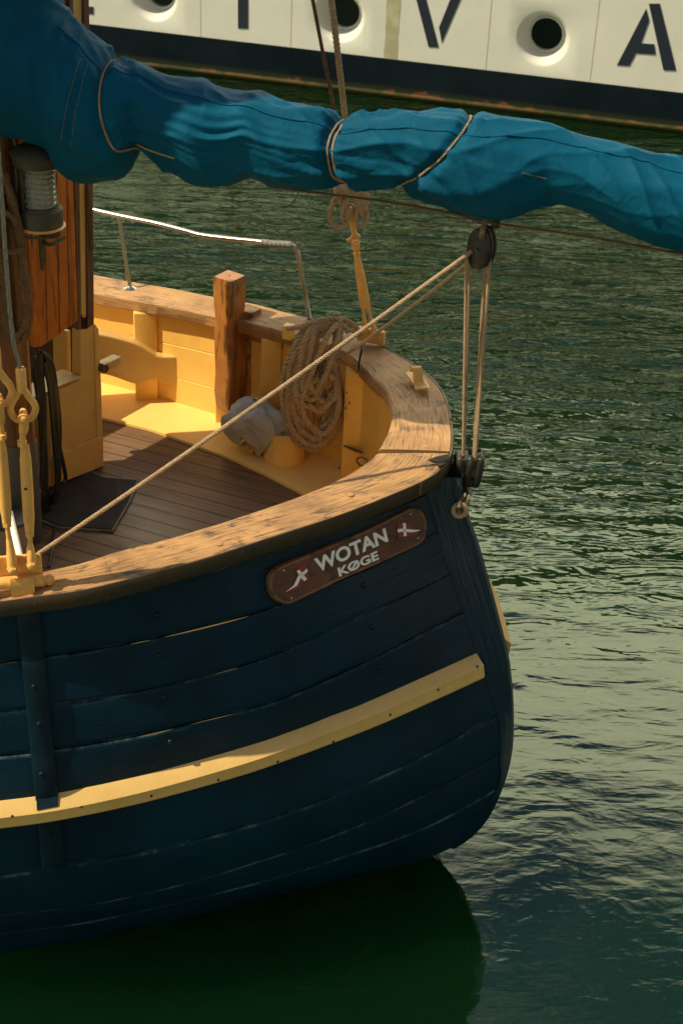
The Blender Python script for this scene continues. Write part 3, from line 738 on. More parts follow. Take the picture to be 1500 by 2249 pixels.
mb = MB().grid(G, closeV=True); mb.f.append([0, 1, 2, 3]); mb.f.append([100, 101, 102, 103]); mb.obj('fairlead_horn', 'fitting_yellow', fl, ang=50)

# rudder blade under water
rp = [(815, 1900), (845, 1905), (866, 1918), (862, 1955), (850, 2000), (838, 2045), (822, 2085), (800, 2140), (700, 2200), (620, 2150), (640, 2000), (700, 1930)]
RPp = onpl(860, 1918, bp(860, 1918, -.10), AT)
pp = [onpl(x, y, RPp, AT) for x, y in rp]; pp = [V((p.x, p.y, min(p.z, -.03))) for p in pp]
MB().prism(pp, AT*.04).obj('rudder', 'rudder_red', boat, smooth=False)

# ------------------------------------------------------------------ deckhouse wall, door, mast foot (part of the boat)
WD = V((math.cos(R_(55)), math.sin(R_(55)), 0)); WN = V((WD.y, -WD.x, 0))      # wall runs athwart, WN faces aft
WA = bp(228, 1022, DZ)
def wall(x, y, d=0): return onpl(x, y, WA+WN*d, WN)
def slab(poly, d0, d1, name, mat, parent=boat, bev=.004):
    """outline traced on the wall plane at depth d1 in front of it, going back to d0"""
    pts = [onpl(x, y, WA+WN*d1, WN) for x, y in poly]
    o = MB().prism(pts, -WN*(d1-d0)).obj(name, mat, parent, smooth=False)
    if bev:
        b = o.modifiers.new('bevel', 'BEVEL'); b.width = bev; b.segments = 2; b.limit_method = 'ANGLE'
    return o
slab([(-60, 1130), (130, 1063), (228, 1022), (224, 850), (218, 722), (205, 708), (178, 722), (178, 835), (60, 885), (-60, 930)], -.05, .0, 'cabin_wall', 'cabin_yellow')
slab([(120, 1067), (229, 1024), (228, 960), (205, 965), (120, 1003)], 0, .010, 'cabin_skirting', 'cabin_yellow')
slab([(214, 965), (224, 960), (213, 715), (208, 712)], 0, .004, 'corner_batten', 'cabin_yellow')
slab([(-60, 930), (60, 883), (180, 833), (180, 700), (60, 740), (-60, 780)], -.55, -.45, 'companionway', 'hatch_dark')
slab([(148, 845), (158, 842), (156, 725), (147, 728)], -.20, -.12, 'companionway_post', 'cabin_yellow')
slab([(140, 845), (180, 834), (179, 826), (128, 851), (60, 880), (60, 887)], -.1, .006, 'door_sill', 'cabin_yellow')
# peg
pk = wall(222, 806, 0); MB().tube([pk-WN*.03, pk+WN*.03+V((0, 0, 0))], .019, 6).obj('wall_peg', 'brown_trim', boat, ang=20)
MB().box(wall(222, 806, .0)+WD*.05, WD*.05, WN*.022, UZ*.018, .005).obj('wall_peg', 'cabin_yellow', boat)
# door with three boards, rails and handle
door = slab([(77, 764), (92, 762), (172, 705), (168, 560), (160, 330), (152, 60), (40, 100), (60, 420), (72, 700)], .0, .03, 'cabin_door', 'varnished_wood')
gv = MB()
for x0, x1 in ((98, 104), (125, 131), (147, 153)):
    gv.prism([onpl(a, b, WA+WN*.0305, WN) for a, b in ((x0, 380), (x0+.9, 380), (x1+.9, 722+(153-x1)*.5), (x1, 722+(153-x1)*.5))], WN*.0012)
split(gv, 'door_groove', 'dark_gap', door, smooth=False)
hp = [(89, 505), (93, 500), (100, 502), (102, 540), (101, 575), (97, 596), (93, 590), (90, 560)]
hpl = slab(hp, .028, .036, 'door_handle', 'verdigris', door, .002)
a0 = wall(97, 532, .036); MB().tube([V(q) for q in crv([a0, a0+WN*.03, a0+WN*.035+WD*.03, a0+WN*.036+WD*.075+UZ*.006], 14)], [.009-.0002*i for i in range(14)], 8).obj('door_lever', 'verdigris', door)
MB().prism([wall(x, y, .0362) for x, y in ((96.3, 568), (98.5, 568), (98.3, 574), (96.8, 574))], WN*.0008).obj('keyhole', 'dark_gap', door)
# jamb: dark strip, yellow strip and brown corner post running up the whole wheelhouse
slab([(173, 726), (180, 724), (176, 520), (170, 370), (160, -120), (149, -120), (164, 380), (169, 560)], -.02, .018, 'door_jamb', 'brown_trim')
slab([(180, 690), (186, 700), (194, 690), (190, 395), (183, 0), (180, -120), (146, -120), (147, 0), (176, 395)], -.03, .006, 'jamb_panel', 'cabin_yellow')
slab([(180, 724), (196, 722), (194, 690), (186, 702), (180, 690)], -.03, .004, 'jamb_foot', 'hatch_dark')
slab([(194, 722), (208, 712), (206, 395), (197, 0), (194, -120), (181, -120), (184, 0), (191, 395)], -.05, .016, 'corner_post', 'brown_trim')
# wheelhouse body behind the wall
c0 = V((WA.x, WA.y, 0))-WN*.06; mb = MB()
mb.box(c0-WD*.75-WN*.16+UZ*3.5, WD*.70, WN*.15, UZ*1.55, .02)
mb.obj('wheelhouse', 'varnished_wood', boat)
mb = MB().box(c0-WD*.8-WN*.62+UZ*1.56, WD*.745, WN*.15, UZ*.33, .01); mb.obj('cabin_wall', 'cabin_yellow', boat)

# mast with grey foot
MP = bp(56, 1218, DZ)+V((-.028, .12, 0)); rM = .068
ztop = zat(MP, 963)
mb = MB(); mb.lathe(MP, UZ, [(-.02, rM+.006), (ztop-DZ-.01, rM+.006), (ztop-DZ, rM+.003), (ztop-DZ, rM*.9)], 32)
mast = MB().lathe(MP+UZ*(ztop-DZ-.02), UZ, [(0, rM), (.3, rM), (1.2, rM-.002), (3.4, rM-.006)], 32).obj('mast', 'mast_wood', boat)
mb.obj('mast_foot', 'grey_paint', mast)

# chainplates (near and far)
def chainplate(px, py, d1, scale=1, zc=None):
    pass
PL = bp(48, 1262, railz(0)+.03+.004)
ex = (bp(93, 1222, 1.8)-bp(0, 1232, 1.8)); ex.z = 0; ex.normalize(); ey = V((-ex.y, ex.x, 0))
PLB = bp(40, 1290, 1.735)
def cpix(x, y, d=0): return onpl(x, y, PLB-ey*d, ey)
mb = MB(); mb.prism([cpix(x, y) for x, y in ((-60, 1228), (-10, 1225), (84, 1218), (92, 1222), (95, 1262), (94, 1272), (-60, 1285))], ey*.012)
cp = mb.obj('chainplate', 'fitting_yellow', boat, smooth=False); b = cp.modifiers.new('bevel', 'BEVEL'); b.width = .004; b.segments = 3; b.limit_method = 'ANGLE'
mb = MB().tube([cpix(-60, 1286, .012), cpix(96, 1274, .012)], .021, 20); mb.obj('hinge_barrel', 'fitting_yellow', cp)
mb = MB(); a, b_ = cpix(96, 1274, .012), cpix(121, 1272, .012); dd = (b_-a).normalized(); mb.lathe(a, dd, [(0, .015), (.014, .015), (.014, .019), (.026, .019), (.0265, .013), (.034, .013), (.035, .004)], 6); mb.obj('hinge_nut', 'fitting_yellow', cp)
G = []
sp_ = [(24, 74, 1270, .035), (23, 76, 1276, .040), (24, 77, 1290, .042), (26, 78, 1303, .042), (27, 78, 1312, .040), (27, 78, 1318, .038)]
for xl, xr, y, d in sp_: G.append([cpix(xl, y, d-.012), cpix(xl, y, d), cpix(xr, y, d), cpix(xr, y, d-.012)])
mb = MB().grid(G, closeV=True); mb.f.append([0, 1, 2, 3]); mb.f.append([20, 21, 22, 23]); mb.obj('hinge_strap', 'fitting_yellow', cp, ang=60)
# far chainplate
PF = bp(815, 742, 1.83)
mb = MB().box(PF+UZ*.01, AX*.06+AT*0, AT*.012, UZ*.03, .004); cpf = mb.obj('chainplate', 'fitting_yellow', boat)
mb = MB().tube([bp(778, 722, 1.84), bp(838, 744, 1.84)], .014, 14); mb.obj('hinge_barrel', 'fitting_yellow', cpf)
mb = MB().lathe(bp(829, 741, 1.84), (bp(838, 744, 1.84)-bp(778, 722, 1.84)), [(0, .019), (.02, .019), (.02, .004)], 6); mb.obj('hinge_nut', 'fitting_yellow', cpf)

# ------------------------------------------------------------------ name board
L0, nL = hullray(606, 1336); 
PL_, n1 = hullray(640, 1278); PR_, n2 = hullray(900, 1166); bx = (PR_-PL_).normalized(); nb = (n1+n2).normalized(); nb = (nb-bx*nb.dot(bx)).normalized(); by = nb.cross(bx); by = by if by.z > 0 else -by
BP = (PL_+PR_)/2+nb*.030
def bpx(x, y): return onpl(x, y, BP, nb)
def zz(x, y): return bpx(560+x/2.586, 1060+y/2.586)
outl = [(88, 590), (90, 545), (110, 505), (150, 476), (210, 450), (400, 370), (640, 268), (860, 158), (905, 145), (945, 160), (970, 200), (978, 250), (970, 305), (945, 345), (905, 366), (700, 462), (480, 558), (250, 668), (185, 692), (130, 672), (98, 635)]
oc_ = crv(outl+[outl[0]], 121)[:-1]; OP = [zz(x, y) for x, y in oc_]; cen = sum(OP, V((0, 0, 0)))/len(OP)
def inset(P, d, h):
    m_ = len(P); o = []
    for i in range(m_):
        t = (P[(i+2) % m_]-P[(i-2) % m_]).normalized(); n_ = nb.cross(t); n_ = n_ if n_.dot(cen-P[i]) > 0 else -n_
        o.append(P[i]+n_*d+nb*h)
    return o
rings = [inset(OP, 0, -.028), inset(OP, 0, -.003), inset(OP, .003, .0), inset(OP, .009, .0), inset(OP, .011, -.003)]
rim = MB().grid(rings, closeV=True).obj('name_board', 'sign_rim', boat, ang=60)
fc = inset(OP, .0105, -.0035); MB().add(fc+[cen-nb*.0035], [(i, (i+1) % 120, 120) for i in range(120)]).obj('board_face', 'sign_wood', rim, smooth=False)
def text(s_, x0, y0, x1, y1, size_px, name, parent, P, n_, th, mat, space=1.0, bold=.0):
    """letters standing on the baseline (x0,y0)-(x1,y1) given in photo pixels, on plane P,n"""
    cu = bpy.data.curves.new('t', 'FONT'); cu.body = s_; cu.size = 1; cu.offset = bold; cu.extrude = .5; cu.space_character = space; cu.resolution_u = 6
    ob = bpy.data.objects.new('t', cu); COL.objects.link(ob); bpy.context.view_layer.update()
    me = bpy.data.meshes.new_from_object(ob.evaluated_get(bpy.context.evaluated_depsgraph_get())); bpy.data.objects.remove(ob)
    A = onpl(x0, y0, P, n_); B = onpl(x1, y1, P, n_); ux = (B-A).normalized(); uy = n_.cross(ux); uy = uy if uy.z > 0 else -uy
    xs = [v_.co.x for v_ in me.vertices]; ys = [v_.co.y for v_ in me.vertices]; sx = (B-A).length/(max(xs)-min(xs)); sy = size_px/(max(ys)-min(ys))
    vs = [A+ux*(v_.co.x-min(xs))*sx+uy*(v_.co.y-min(ys))*sy+n_*(v_.co.z+.5)*th for v_ in me.vertices]
    return MB().add(vs, [list(p.vertices) for p in me.polygons]).obj(name, mat, parent, smooth=False)
FP_ = BP-nb*.003
def zp(x, y): return (560+x/2.586, 1060+y/2.586)
text("WOTAN", *zp(352, 512), *zp(754, 333), .0515, 'lettering', rim, FP_, nb, .004, 'white_paint', 1.0, .028)
text("KOGE", *zp(478, 534), *zp(702, 434), .0325, 'lettering', rim, FP_, nb, .004, 'white_paint', 1.02, .028)
def flat(polys, name, mat, h, parent=rim):
    mb = MB()
    for pl in polys: mb.prism([zz(x, y)+nb*-.003 for x, y in pl], nb*h)
    return mb.obj(name, mat, parent, smooth=False)
f1 = flat([[(808, 228), (850, 230), (880, 240), (905, 262), (940, 266), (915, 292), (880, 305), (850, 303), (815, 318)]], 'danish_pennant', 'flag_red', .0022)
f1.name = 'pennant'
flat([[(541, 503), (551, 503), (585, 440), (575, 440)]], 'lettering', 'white_paint', .0045)
flat([[(840, 229), (856, 231), (860, 303), (846, 305)], [(811, 264), (842, 261), (880, 266), (915, 268), (942, 270), (912, 279), (880, 282), (842, 277), (812, 283)]], 'pennant_cross', 'white_paint', .0030)
f2 = flat([[(248, 478), (284, 464), (316, 545), (272, 562), (262, 590), (238, 605), (178, 622), (215, 585), (238, 540)]], 'pennant', 'flag_red', .0022)
flat([[(238, 503), (252, 494), (297, 548), (280, 560), (262, 540)], [(296, 488), (300, 504), (258, 545), (240, 585), (178, 620), (222, 583), (246, 530)]], 'pennant_cross', 'white_paint', .0030)
sw = MB()
for x, y in ((166, 501), (210, 659), (885, 181), (929, 318)): bolt_on(sw, zz(x, y)-nb*.003, nb, .0045, .002)
split(sw, 'board_screw', 'steel', rim)

# ------------------------------------------------------------------ boom with its blue cover
BO = bp(1012, 1120, 1.6); BO = V((BO.x, BO.y, 0))+AX*.02
BD = (MP+V((0, .02, 0))-BO); BD.z = 0; BD.normalize(); BN = V((BD.y, -BD.x, 0)); BN = BN if BN.y > 0 else -BN
def bpl(x, y): return onpl(x, y, BO, BN)
ST = [((40, -330), (-330, -160)), ((70, -190), (-260, -10)), ((100, -90), (-170, 120)), ((122, 0), (-70, 225)), ((142, 26), (0, 285)), ((163, 50), (70, 303)), ((185, 68), (112, 320)), ((206, 86), (138, 356)), ((226, 104), (165, 385)), ((246, 123), (205, 394)), ((266, 129), (248, 392)), ((284, 134), (275, 384)), ((298, 138), (295, 358)), ((316, 144), (312, 327)), ((345, 156), (340, 340)), ((375, 167), (372, 362)), ((405, 171), (405, 384)), ((440, 177), (440, 404)), ((475, 190), (478, 413)), ((515, 200), (515, 404)), ((555, 199), (555, 392)), ((600, 215), (600, 407)), ((650, 225), (650, 417)), ((710, 236), (710, 418)), ((745, 250), (748, 412)), ((760, 255), (765, 406)), ((790, 250), (790, 410)), ((850, 246), (850, 409)), ((900, 245), (890, 414)), ((950, 245), (942, 437)), ((1010, 247), (1000, 461)), ((1065, 250), (1065, 477)), ((1110, 254), (1120, 475)), ((1160, 262), (1172, 458)), ((1200, 270), (1218, 443)), ((1245, 284), (1255, 453)), ((1290, 297), (1300, 468)), ((1345, 309), (1350, 495)), ((1400, 320), (1400, 522)), ((1500, 347), (1500, 552)), ((1640, 388), (1640, 600)), ((1850, 450), (1850, 680))]
SX = [(a[0]+b[0])/2 if a[0] > 300 else None for a, b in ST]
tt = [(bpl(*a), bpl(*b)) for a, b in ST]; A6 = np.array([tuple(a)+tuple(b)+(a_[0][0],) for (a, b), a_ in zip(tt, ST)])
cs = np.r_[0, np.cumsum([np.linalg.norm((A6[i+1, :3]+A6[i+1, 3:6]-A6[i, :3]-A6[i, 3:6])/2) for i in range(len(A6)-1)])]
NCV = 620; A6c = crv(A6, 2400); c2_ = np.r_[0, np.cumsum(np.linalg.norm(np.diff((A6c[:, :3]+A6c[:, 3:6])/2, axis=0), axis=1))]
tcv = np.linspace(0, c2_[-1], NCV); A6u = np.stack([np.interp(tcv, c2_, A6c[:, k_]) for k_ in range(7)], 1)
def s_of_x(x): return float(np.interp(x, A6u[:, 6], np.arange(NCV)))
TIES = [(246, 318, 8), (752, 765, 26), (1035, 882, 0)]
def tie_s(t, ph):
    a, b, bu = t; sa, sb_ = s_of_x(a), s_of_x(b); bs = bu/(1500-246)*(s_of_x(1500)-s_of_x(246))
    return (sa+sb_)/2+(sa-sb_)/2*math.sin(ph)-bs*max(0, math.cos(ph))
SL = c2_[-1]/NCV
def ridge(x, y, z=0, o=2.0): return (1-abs(noise.noise(V((x, y, z)))))**o
def surf(s_, ph, off=0, wr=True):
    s_ = min(max(s_, 0), NCV-1.001); i = int(s_); f = s_-i; q = A6u[i]*(1-f)+A6u[i+1]*f
    a, b = V(q[:3]), V(q[3:6]); c = (a+b)/2; h = (a-b)/2; hl = h.length; wdt = min(max(hl*.92, .12), .20+.05*max(0, min(1, (230-q[6])/110)))
    sm = s_*SL; d = 0
    if wr:
        lz = max(0, 1-abs(s_-s_of_x(200))/(s_of_x(420)-s_of_x(200)))
        pf = ph*.17 if ph < math.pi else (ph-2*math.pi)*.17
        c1, c2x = math.cos(ph), math.sin(ph)
        pp = ph if ph < math.pi else ph-2*math.pi; yv = pp*.16; bk = max(0, min(1, (c1+.75)/.35))
        for A, fa, fp, am, sd, pw in ((-40, 1.3, 6.0, .013, 3.1, 3), (-55, 2.0, 9, .014, 11.3, 4.5), (14, 1.3, 10, .015, 7.7, 6), (-12, 1.6, 16, .0045, 19.1, 3)):
            ca, sa = math.cos(R_(A)), math.sin(R_(A)); al = sm*ca+yv*sa; pe = -sm*sa+yv*ca
            msk = .35+.65*max(0, min(1, .5+1.6*noise.noise(V((sm*2.1, yv*3, sd+40)))))
            d += am*bk*msk*(ridge(al*fa+sd, pe*fp+.5*noise.noise(V((al*3, pe*2, sd))), sd, pw)-.42)
        d -= .004
        d += .0012*noise.noise(V((sm*14, c2x*5, c1*5)))
        for t in TIES:
            ds = (s_-tie_s(t, ph))*SL; w_ = math.exp(-(ds/.022)**2); d -= .020*w_
            w2 = math.exp(-abs(ds)/.10)*(1-w_); d += .0065*w2*(ridge(ph*3.1+ds*6, 1.7, t[0], 6)*2.2-.6); d += .0085*w2*math.sin(ph*11+3*noise.noise(V((sm*6, ph, 2)))+ds*22)
        # lengthwise ripples under the top hem between first and second lacing
        xg = q[6]
        w3 = math.exp(-((xg-480)/150)**2)*math.exp(-((c2x-.35)/.38)**2)*(c1 > 0); d += .006*w3*math.sin(c2x*34+sm*3+2*noise.noise(V((sm*5, c2x*2, 0))))
    n_ = (h.normalized()*math.sin(ph)*1+(-BN)*math.cos(ph)).normalized()
    # gathered shape: fuller belly
    bel = 1.0
    return c+h*math.sin(ph)*bel+(-BN)*(math.cos(ph)*wdt)+n_*(d+off)
NPH = 128
G = [[surf(s_, 2*math.pi*j/NPH) for j in range(NPH)] for s_ in range(NCV)]
boom = empty('boom', surf(s_of_x(1070), -1.57), 'long boom wrapped in a wrinkled blue canvas sail cover, above the boat', 'boom')
mb = MB().grid(G, closeV=True); cvr = mb.obj('sail_cover', 'blue_canvas', boom, ang=180)
CB = bvh(cvr)
# wooden spar inside, ends beyond the cover
MB().tube([surf(q, -1.57, 0, False).lerp(surf(q, 1.57, 0, False), .45) for q in np.linspace(s_of_x(420), NCV-2, 12)]+[surf(NCV-2, 0, 0, False)+AT*.1+AX*.35], .055, 20).obj('spar', 'mast_wood', boom)
# raised hem along the top, stitched seam band at the left
hem = [surf(s_, 1.02+.16*math.sin(s_*.013)+.05*nz(s_*.03), .0015) for s_ in np.linspace(s_of_x(150), NCV-3, 420)]
MB().tube(hem, .0028, 6).obj('cover_hem', 'blue_canvas', cvr)
for x0 in (200, 214):
    stc = MB()
    pth = [surf(s_of_x(x0+12*math.sin(1.2*t)+8)+0, 1.0-t*1.25, .001) for t in np.linspace(0, 1, 60)]
    for i in range(0, 58, 2): stc.tube([pth[i], pth[i+1]], .0009, 4)
    stc.obj('stitching', 'cord', cvr)
stc = MB()
pth = [hit(CB, x, y)[0] for x, y in crv([(1146, 380), (1165, 386), (1185, 390), (1203, 396)], 24)]
for i in range(0, 22, 2):
    if pth[i] and pth[i+1]: stc.tube([pth[i]-FW*.001, pth[i+1]-FW*.002+UZ*.003], .0008, 4)
stc.obj('stitching', 'cord', cvr)

# lacings round the cover
lacelab = ['thin cord lashed round the dark folded left end of the blue sail cover', 'thin cord tied round the blue cover above the knotted rope', 'thin cord running slantwise round the blue cover, rightmost of the lashings']
for t, lb in zip(TIES, lacelab):
    pts = [surf(tie_s(t, ph), ph, .0048) for ph in np.linspace(0, 2*math.pi, 120)]; pts = [sum((pts[(i+k_) % 119] for k_ in range(-3, 4)), V((0, 0, 0)))/7 for i in range(120)]
    mb = MB().rope(pts, .0042, .02, 5)
    if t[0] == 246: mb.rope([hit(CB, x, y)[0]-FW*.003 for x, y in ((300, 316), (318, 326), (345, 336), (384, 348)) if hit(CB, x, y)[0]] or [V((0, 0, 0)), V((0, 0, .1))], .0035, .02, 5)
    if t[0] == 752: mb.rope([p+AX*.018 for p in pts], .0042, .02, 5)
    tag(mb.obj('lashing', 'cord'), lb, 'cord', 'cords lashed round the sail cover')

# control line under the boom
lp = [bpl(x, y)-BN*.03 for x, y in ((590, 402), (700, 417), (850, 436), (1000, 463), (1055, 478), (1150, 492), (1300, 514), (1440, 540), (1640, 574))]
tag(MB().rope(lp, .0045, .022, 5).obj('control_line', 'dark_rope'), 'thin brown line running along under the blue covered boom', 'rope')
tag(MB().rope([bpl(*q)+BN*.03 for q in ((645, 418), (650, 432), (640, 450), (625, 462), (612, 461))], .0022, .012, 4).obj('loose_cord', 'dark_rope'), 'short frayed cord end hanging below the blue cover over the water', 'cord')

# ------------------------------------------------------------------ mainsheet tackle
def oval_block(C_, ax_w, ax_u, ax_d, w_, h_, d_, sheaves, name, label, grp, sq=.85, brd=.10):
    """C_ centre; ax_w across the cheeks face, ax_u up, ax_d axle direction; cheeks are ovals in (w,u)"""
    root = empty(name, C_, label, 'pulley', grp)
    nchk = sheaves+1; th = d_/(nchk+sheaves*.5); pos = -d_/2; gap = th*.5
    for q in range(nchk):
        out_ = [C_+ax_w*w_*math.copysign(abs(math.cos(a))**sq, math.cos(a))+ax_u*h_*math.copysign(abs(math.sin(a))**(sq+.1), math.sin(a)) for a in np.linspace(0, 2*math.pi, 40, endpoint=False)]
        rings = []
        for dpt, s_ in ((0, .90), (.2, .97), (.5, 1.0), (.8, .97), (1, .90)):
            rings.append([C_+(p-C_)*s_+ax_d*(pos+th*dpt) for p in out_])
        mb = MB().grid(rings, closeV=True); mb.f.append(list(range(40))); mb.f.append([160+i for i in range(40)])
        mb.obj('cheek', 'dark_block', root, ang=50)
        if q < sheaves:
            mb = MB().lathe(C_+ax_d*(pos+th), ax_d, [(0, w_*.86), (gap*.5, w_*.72), (gap, w_*.86)], 28); mb.obj('sheave', 'rust_iron', root)
        pos += th+gap
    for sg in (-1, 1): MB().box(C_+ax_u*h_*(.88-brd)*sg, ax_w*w_*(.42 if brd < .2 else .8), ax_d*d_*.47, ax_u*h_*brd, .004).obj('shell_bridge', 'dark_block', root)
    MB().tube([C_-ax_d*(d_/2+.006), C_+ax_d*(d_/2+.006)], .006, 10).obj('axle', 'dark_block', root)
    return root
UPB = bpl(1060, 543); ua = (UZ+RT*.0).normalized()
da = (V((-.55, -.80, 0))).normalized(); wa = V((-da.y, da.x, 0))
ub = oval_block(UPB+wa*-.004, wa, UZ, da, .043, .073, .062, 2, 'pulley_block', 'dark oval wooden pulley block hanging from the underside of the boom', 'mainsheet pulley blocks')
sh = MB().tube([V(q) for q in crv([UPB+UZ*.045+wa*.012+da*.036, UPB+UZ*.10+wa*.014+da*.030, UPB+UZ*.135+wa*.014, UPB+UZ*.10+wa*.014-da*.03, UPB+UZ*.045+wa*.012-da*.036], 24)], .0095, 8)
sh.obj('strop', 'rust_iron', ub)
e = bpl(1050, 489)+da*.02; mb = MB().tube([e+RT*.010*math.cos(a)-DN*.011*math.sin(a) for a in np.linspace(0, 2*math.pi, 18, endpoint=False)], .0045, 8, closed=True); mb.tube([e, e+RT*.028+da*.01], .007, 8); mb.obj('shackle', 'steel', ub)
e = bpl(1090, 492); MB().tube([e+UZ*.03, e-UZ*.012], .012, 10).obj('strop_end', 'dark_block', ub)
LOB = onpl(1026, 1030, BO, BN); d2 = V((.97, .05, 0)).normalized(); w2_ = V((-d2.y, d2.x, 0)); u2 = (UZ+d2*.10).normalized()
lb = oval_block(LOB, w2_, u2, d2, .046, .066, .100, 2, 'pulley_block', 'dark double pulley block shackled to the sternpost beside the rail', 'mainsheet pulley blocks', .5, .24)
mb = MB().tube([LOB+u2*.078-d2*.012, LOB+u2*.078+d2*.034], .008, 8); mb.tube([LOB+u2*.04+d2*.0, LOB+u2*.08], .009, 8); mb.obj('becket', 'dark_block', lb)
EYE = onpl(1011, 1119, BO-AT*.13, BN)
mb = MB().tube([V(q) for q in crv([EYE-d2*.008-AT*.012, EYE-d2*.002+UZ*.035-AT*.014, LOB-u2*.082+d2*.004, EYE+d2*.022+UZ*.045+AT*.014, EYE+d2*.010+AT*.02], 26)], .0075, 8); mb.obj('shackle', 'rust_iron', lb)
# rope fender ring round the eye bolt
MB().tube([EYE+d2*.022*math.cos(a)+UZ*.024*math.sin(a)-AT*.006 for a in np.linspace(0, 2*math.pi, 22, endpoint=False)], [.0105+.002*nz(i*.9, 4) for i in range(22)], 10, closed=True).obj('eye_ring', 'hemp_rope', boat)
MB().tube([EYE+AT*.14-d2*.01, EYE-AT*.022], .009, 10).obj('eye_bolt', 'rust_iron', boat)

ms_ = empty('mainsheet', LOB, 'beige mainsheet rope rove between the two pulley blocks, its tails led down into the cockpit', 'rope')
def catl(a, b, sag, n=30): return [a.lerp(b, t)-UZ*sag*4*t*(1-t) for t in np.linspace(0, 1, n)]
UB = lambda x, y, d=0: onpl(x, y, UPB+da*d, BN)
for (xa, ya), (xb, yb), dd in (((1024, 560), (1012, 1040), -.02), ((1031, 560), (1013, 1040), .01), ((1066, 560), (1034, 1040), .03), ((1076, 560), (1037, 1040), .0)):
    a = onpl(xa, ya, BO+BN*dd, BN); b = onpl(xb, yb, BO+BN*(-.035), BN); b = b+AT*.02; MB().rope(catl(a, b, .0, 12), .0062, .028, 6).obj('fall', 'sheet_rope', ms_)
a = UPB-wa*.03+UZ*.0; a = onpl(1036, 552, UPB-da*-.015, BN); b = bp(84, 1217, 1.70); MB().rope(catl(a, b, .012), .0078, .034, 6).obj('tail', 'sheet_rope', ms_)
a = onpl(1034, 572, UPB-da*.01, BN); b = bp(730, 800, 1.75); MB().rope(catl(a, b, .008), .0066, .03, 6).obj('tail', 'sheet_rope', ms_)

# ------------------------------------------------------------------ coil on the pin
PIN = bp(737, 722, 1.835); pn = MB().lathe(PIN-UZ*.16, UZ, [(0, .009), (.10, .011), (.16, .013), (.19, .015), (.225, .011), (.23, .004)], 14); pn.obj('belaying_pin', 'mast_wood', boat)
CP0 = bp(715, 772, 1.80)
ci = min(range(idx(13), idx(20)), key=lambda q: abs(pr(RI[q])[0]-715)); cn_ = (RI[ci]-RO[ci]); cn_.z = 0; cn_.normalize()
CN = (cn_+V((0, -1, 0))).normalized()
def cpl(x, y, d): return onpl(x, y, CP0+CN*d, CN)
path = []; r2 = random.Random(5)
LPS = [(626, 985, 745, .03), (640, 962, 735, .05), (632, 975, 748, .02), (655, 870, 722, .075), (645, 940, 742, .06), (622, 968, 728, .04), (665, 845, 735, .09), (636, 958, 750, .015), (650, 905, 738, .085), (630, 978, 740, .055), (672, 885, 745, .07)]+[(r2.uniform(624, 690), r2.uniform(880, 982), r2.uniform(712, 750), r2.uniform(.0, .09)) for _ in range(3)]
for q, (xl, yb, xr, d) in enumerate(LPS):
    j = lambda s_: r2.uniform(-s_, s_)
    yt = 712+j(8)+q*1.5
    path += [cpl(738+j(5), yt-4, d*.3-.02), cpl(700+j(6), yt+2+j(4), d*.6), cpl(664+(xl-626)*.5+j(4), yt+24+j(5), d), cpl(xl+12+j(2), 790+j(8), d), cpl(xl+j(3), 850+j(6), d+.01), cpl(xl+4+j(3), (850+yb)/2+10, d+.012), cpl(xl+30+j(4), yb-12, d+.01), cpl((xl+xr)/2+8, yb+j(3), d+.005), cpl(xr-14, yb-22, d), cpl(xr+j(3), (yb+780)/2+20, d-.005), cpl(xr-8+j(5), 800+j(6), d*.6), cpl(742+j(5), 745+j(5), d*.4)]
coil = MB().rope(path, .0128, .066, 7)
coil.rope([cpl(765, 728, -.01), cpl(745, 712, .03), cpl(722, 735, .10), cpl(700, 780, .115), cpl(680, 830, .115), cpl(664, 868, .11), cpl(650, 862, .11), cpl(652, 840, .10)], .0118, .062, 7)
coil.rope([cpl(748, 700, .02), cpl(738, 760, .10), cpl(712, 830, .115), cpl(690, 860, .11), cpl(678, 820, .10)], .0118, .062, 7)
coil.rope([cpl(632, 722, -.01), cpl(665, 716, .04), cpl(700, 705, .04), cpl(740, 700, .0), cpl(775, 712, -.03), cpl(792, 735, -.06)], .0118, .062, 7)
tag(coil.obj('rope_coil', 'hemp_rope'), 'big coil of thick hemp rope hung on a wooden pin inside the far bulwark', 'rope', None)
MB().box(cpl(634, 728, -.03), AX*.02, AT*.02, UZ*.03, .004).obj('pin_rail_bracket', 'bulwark_yellow', boat)

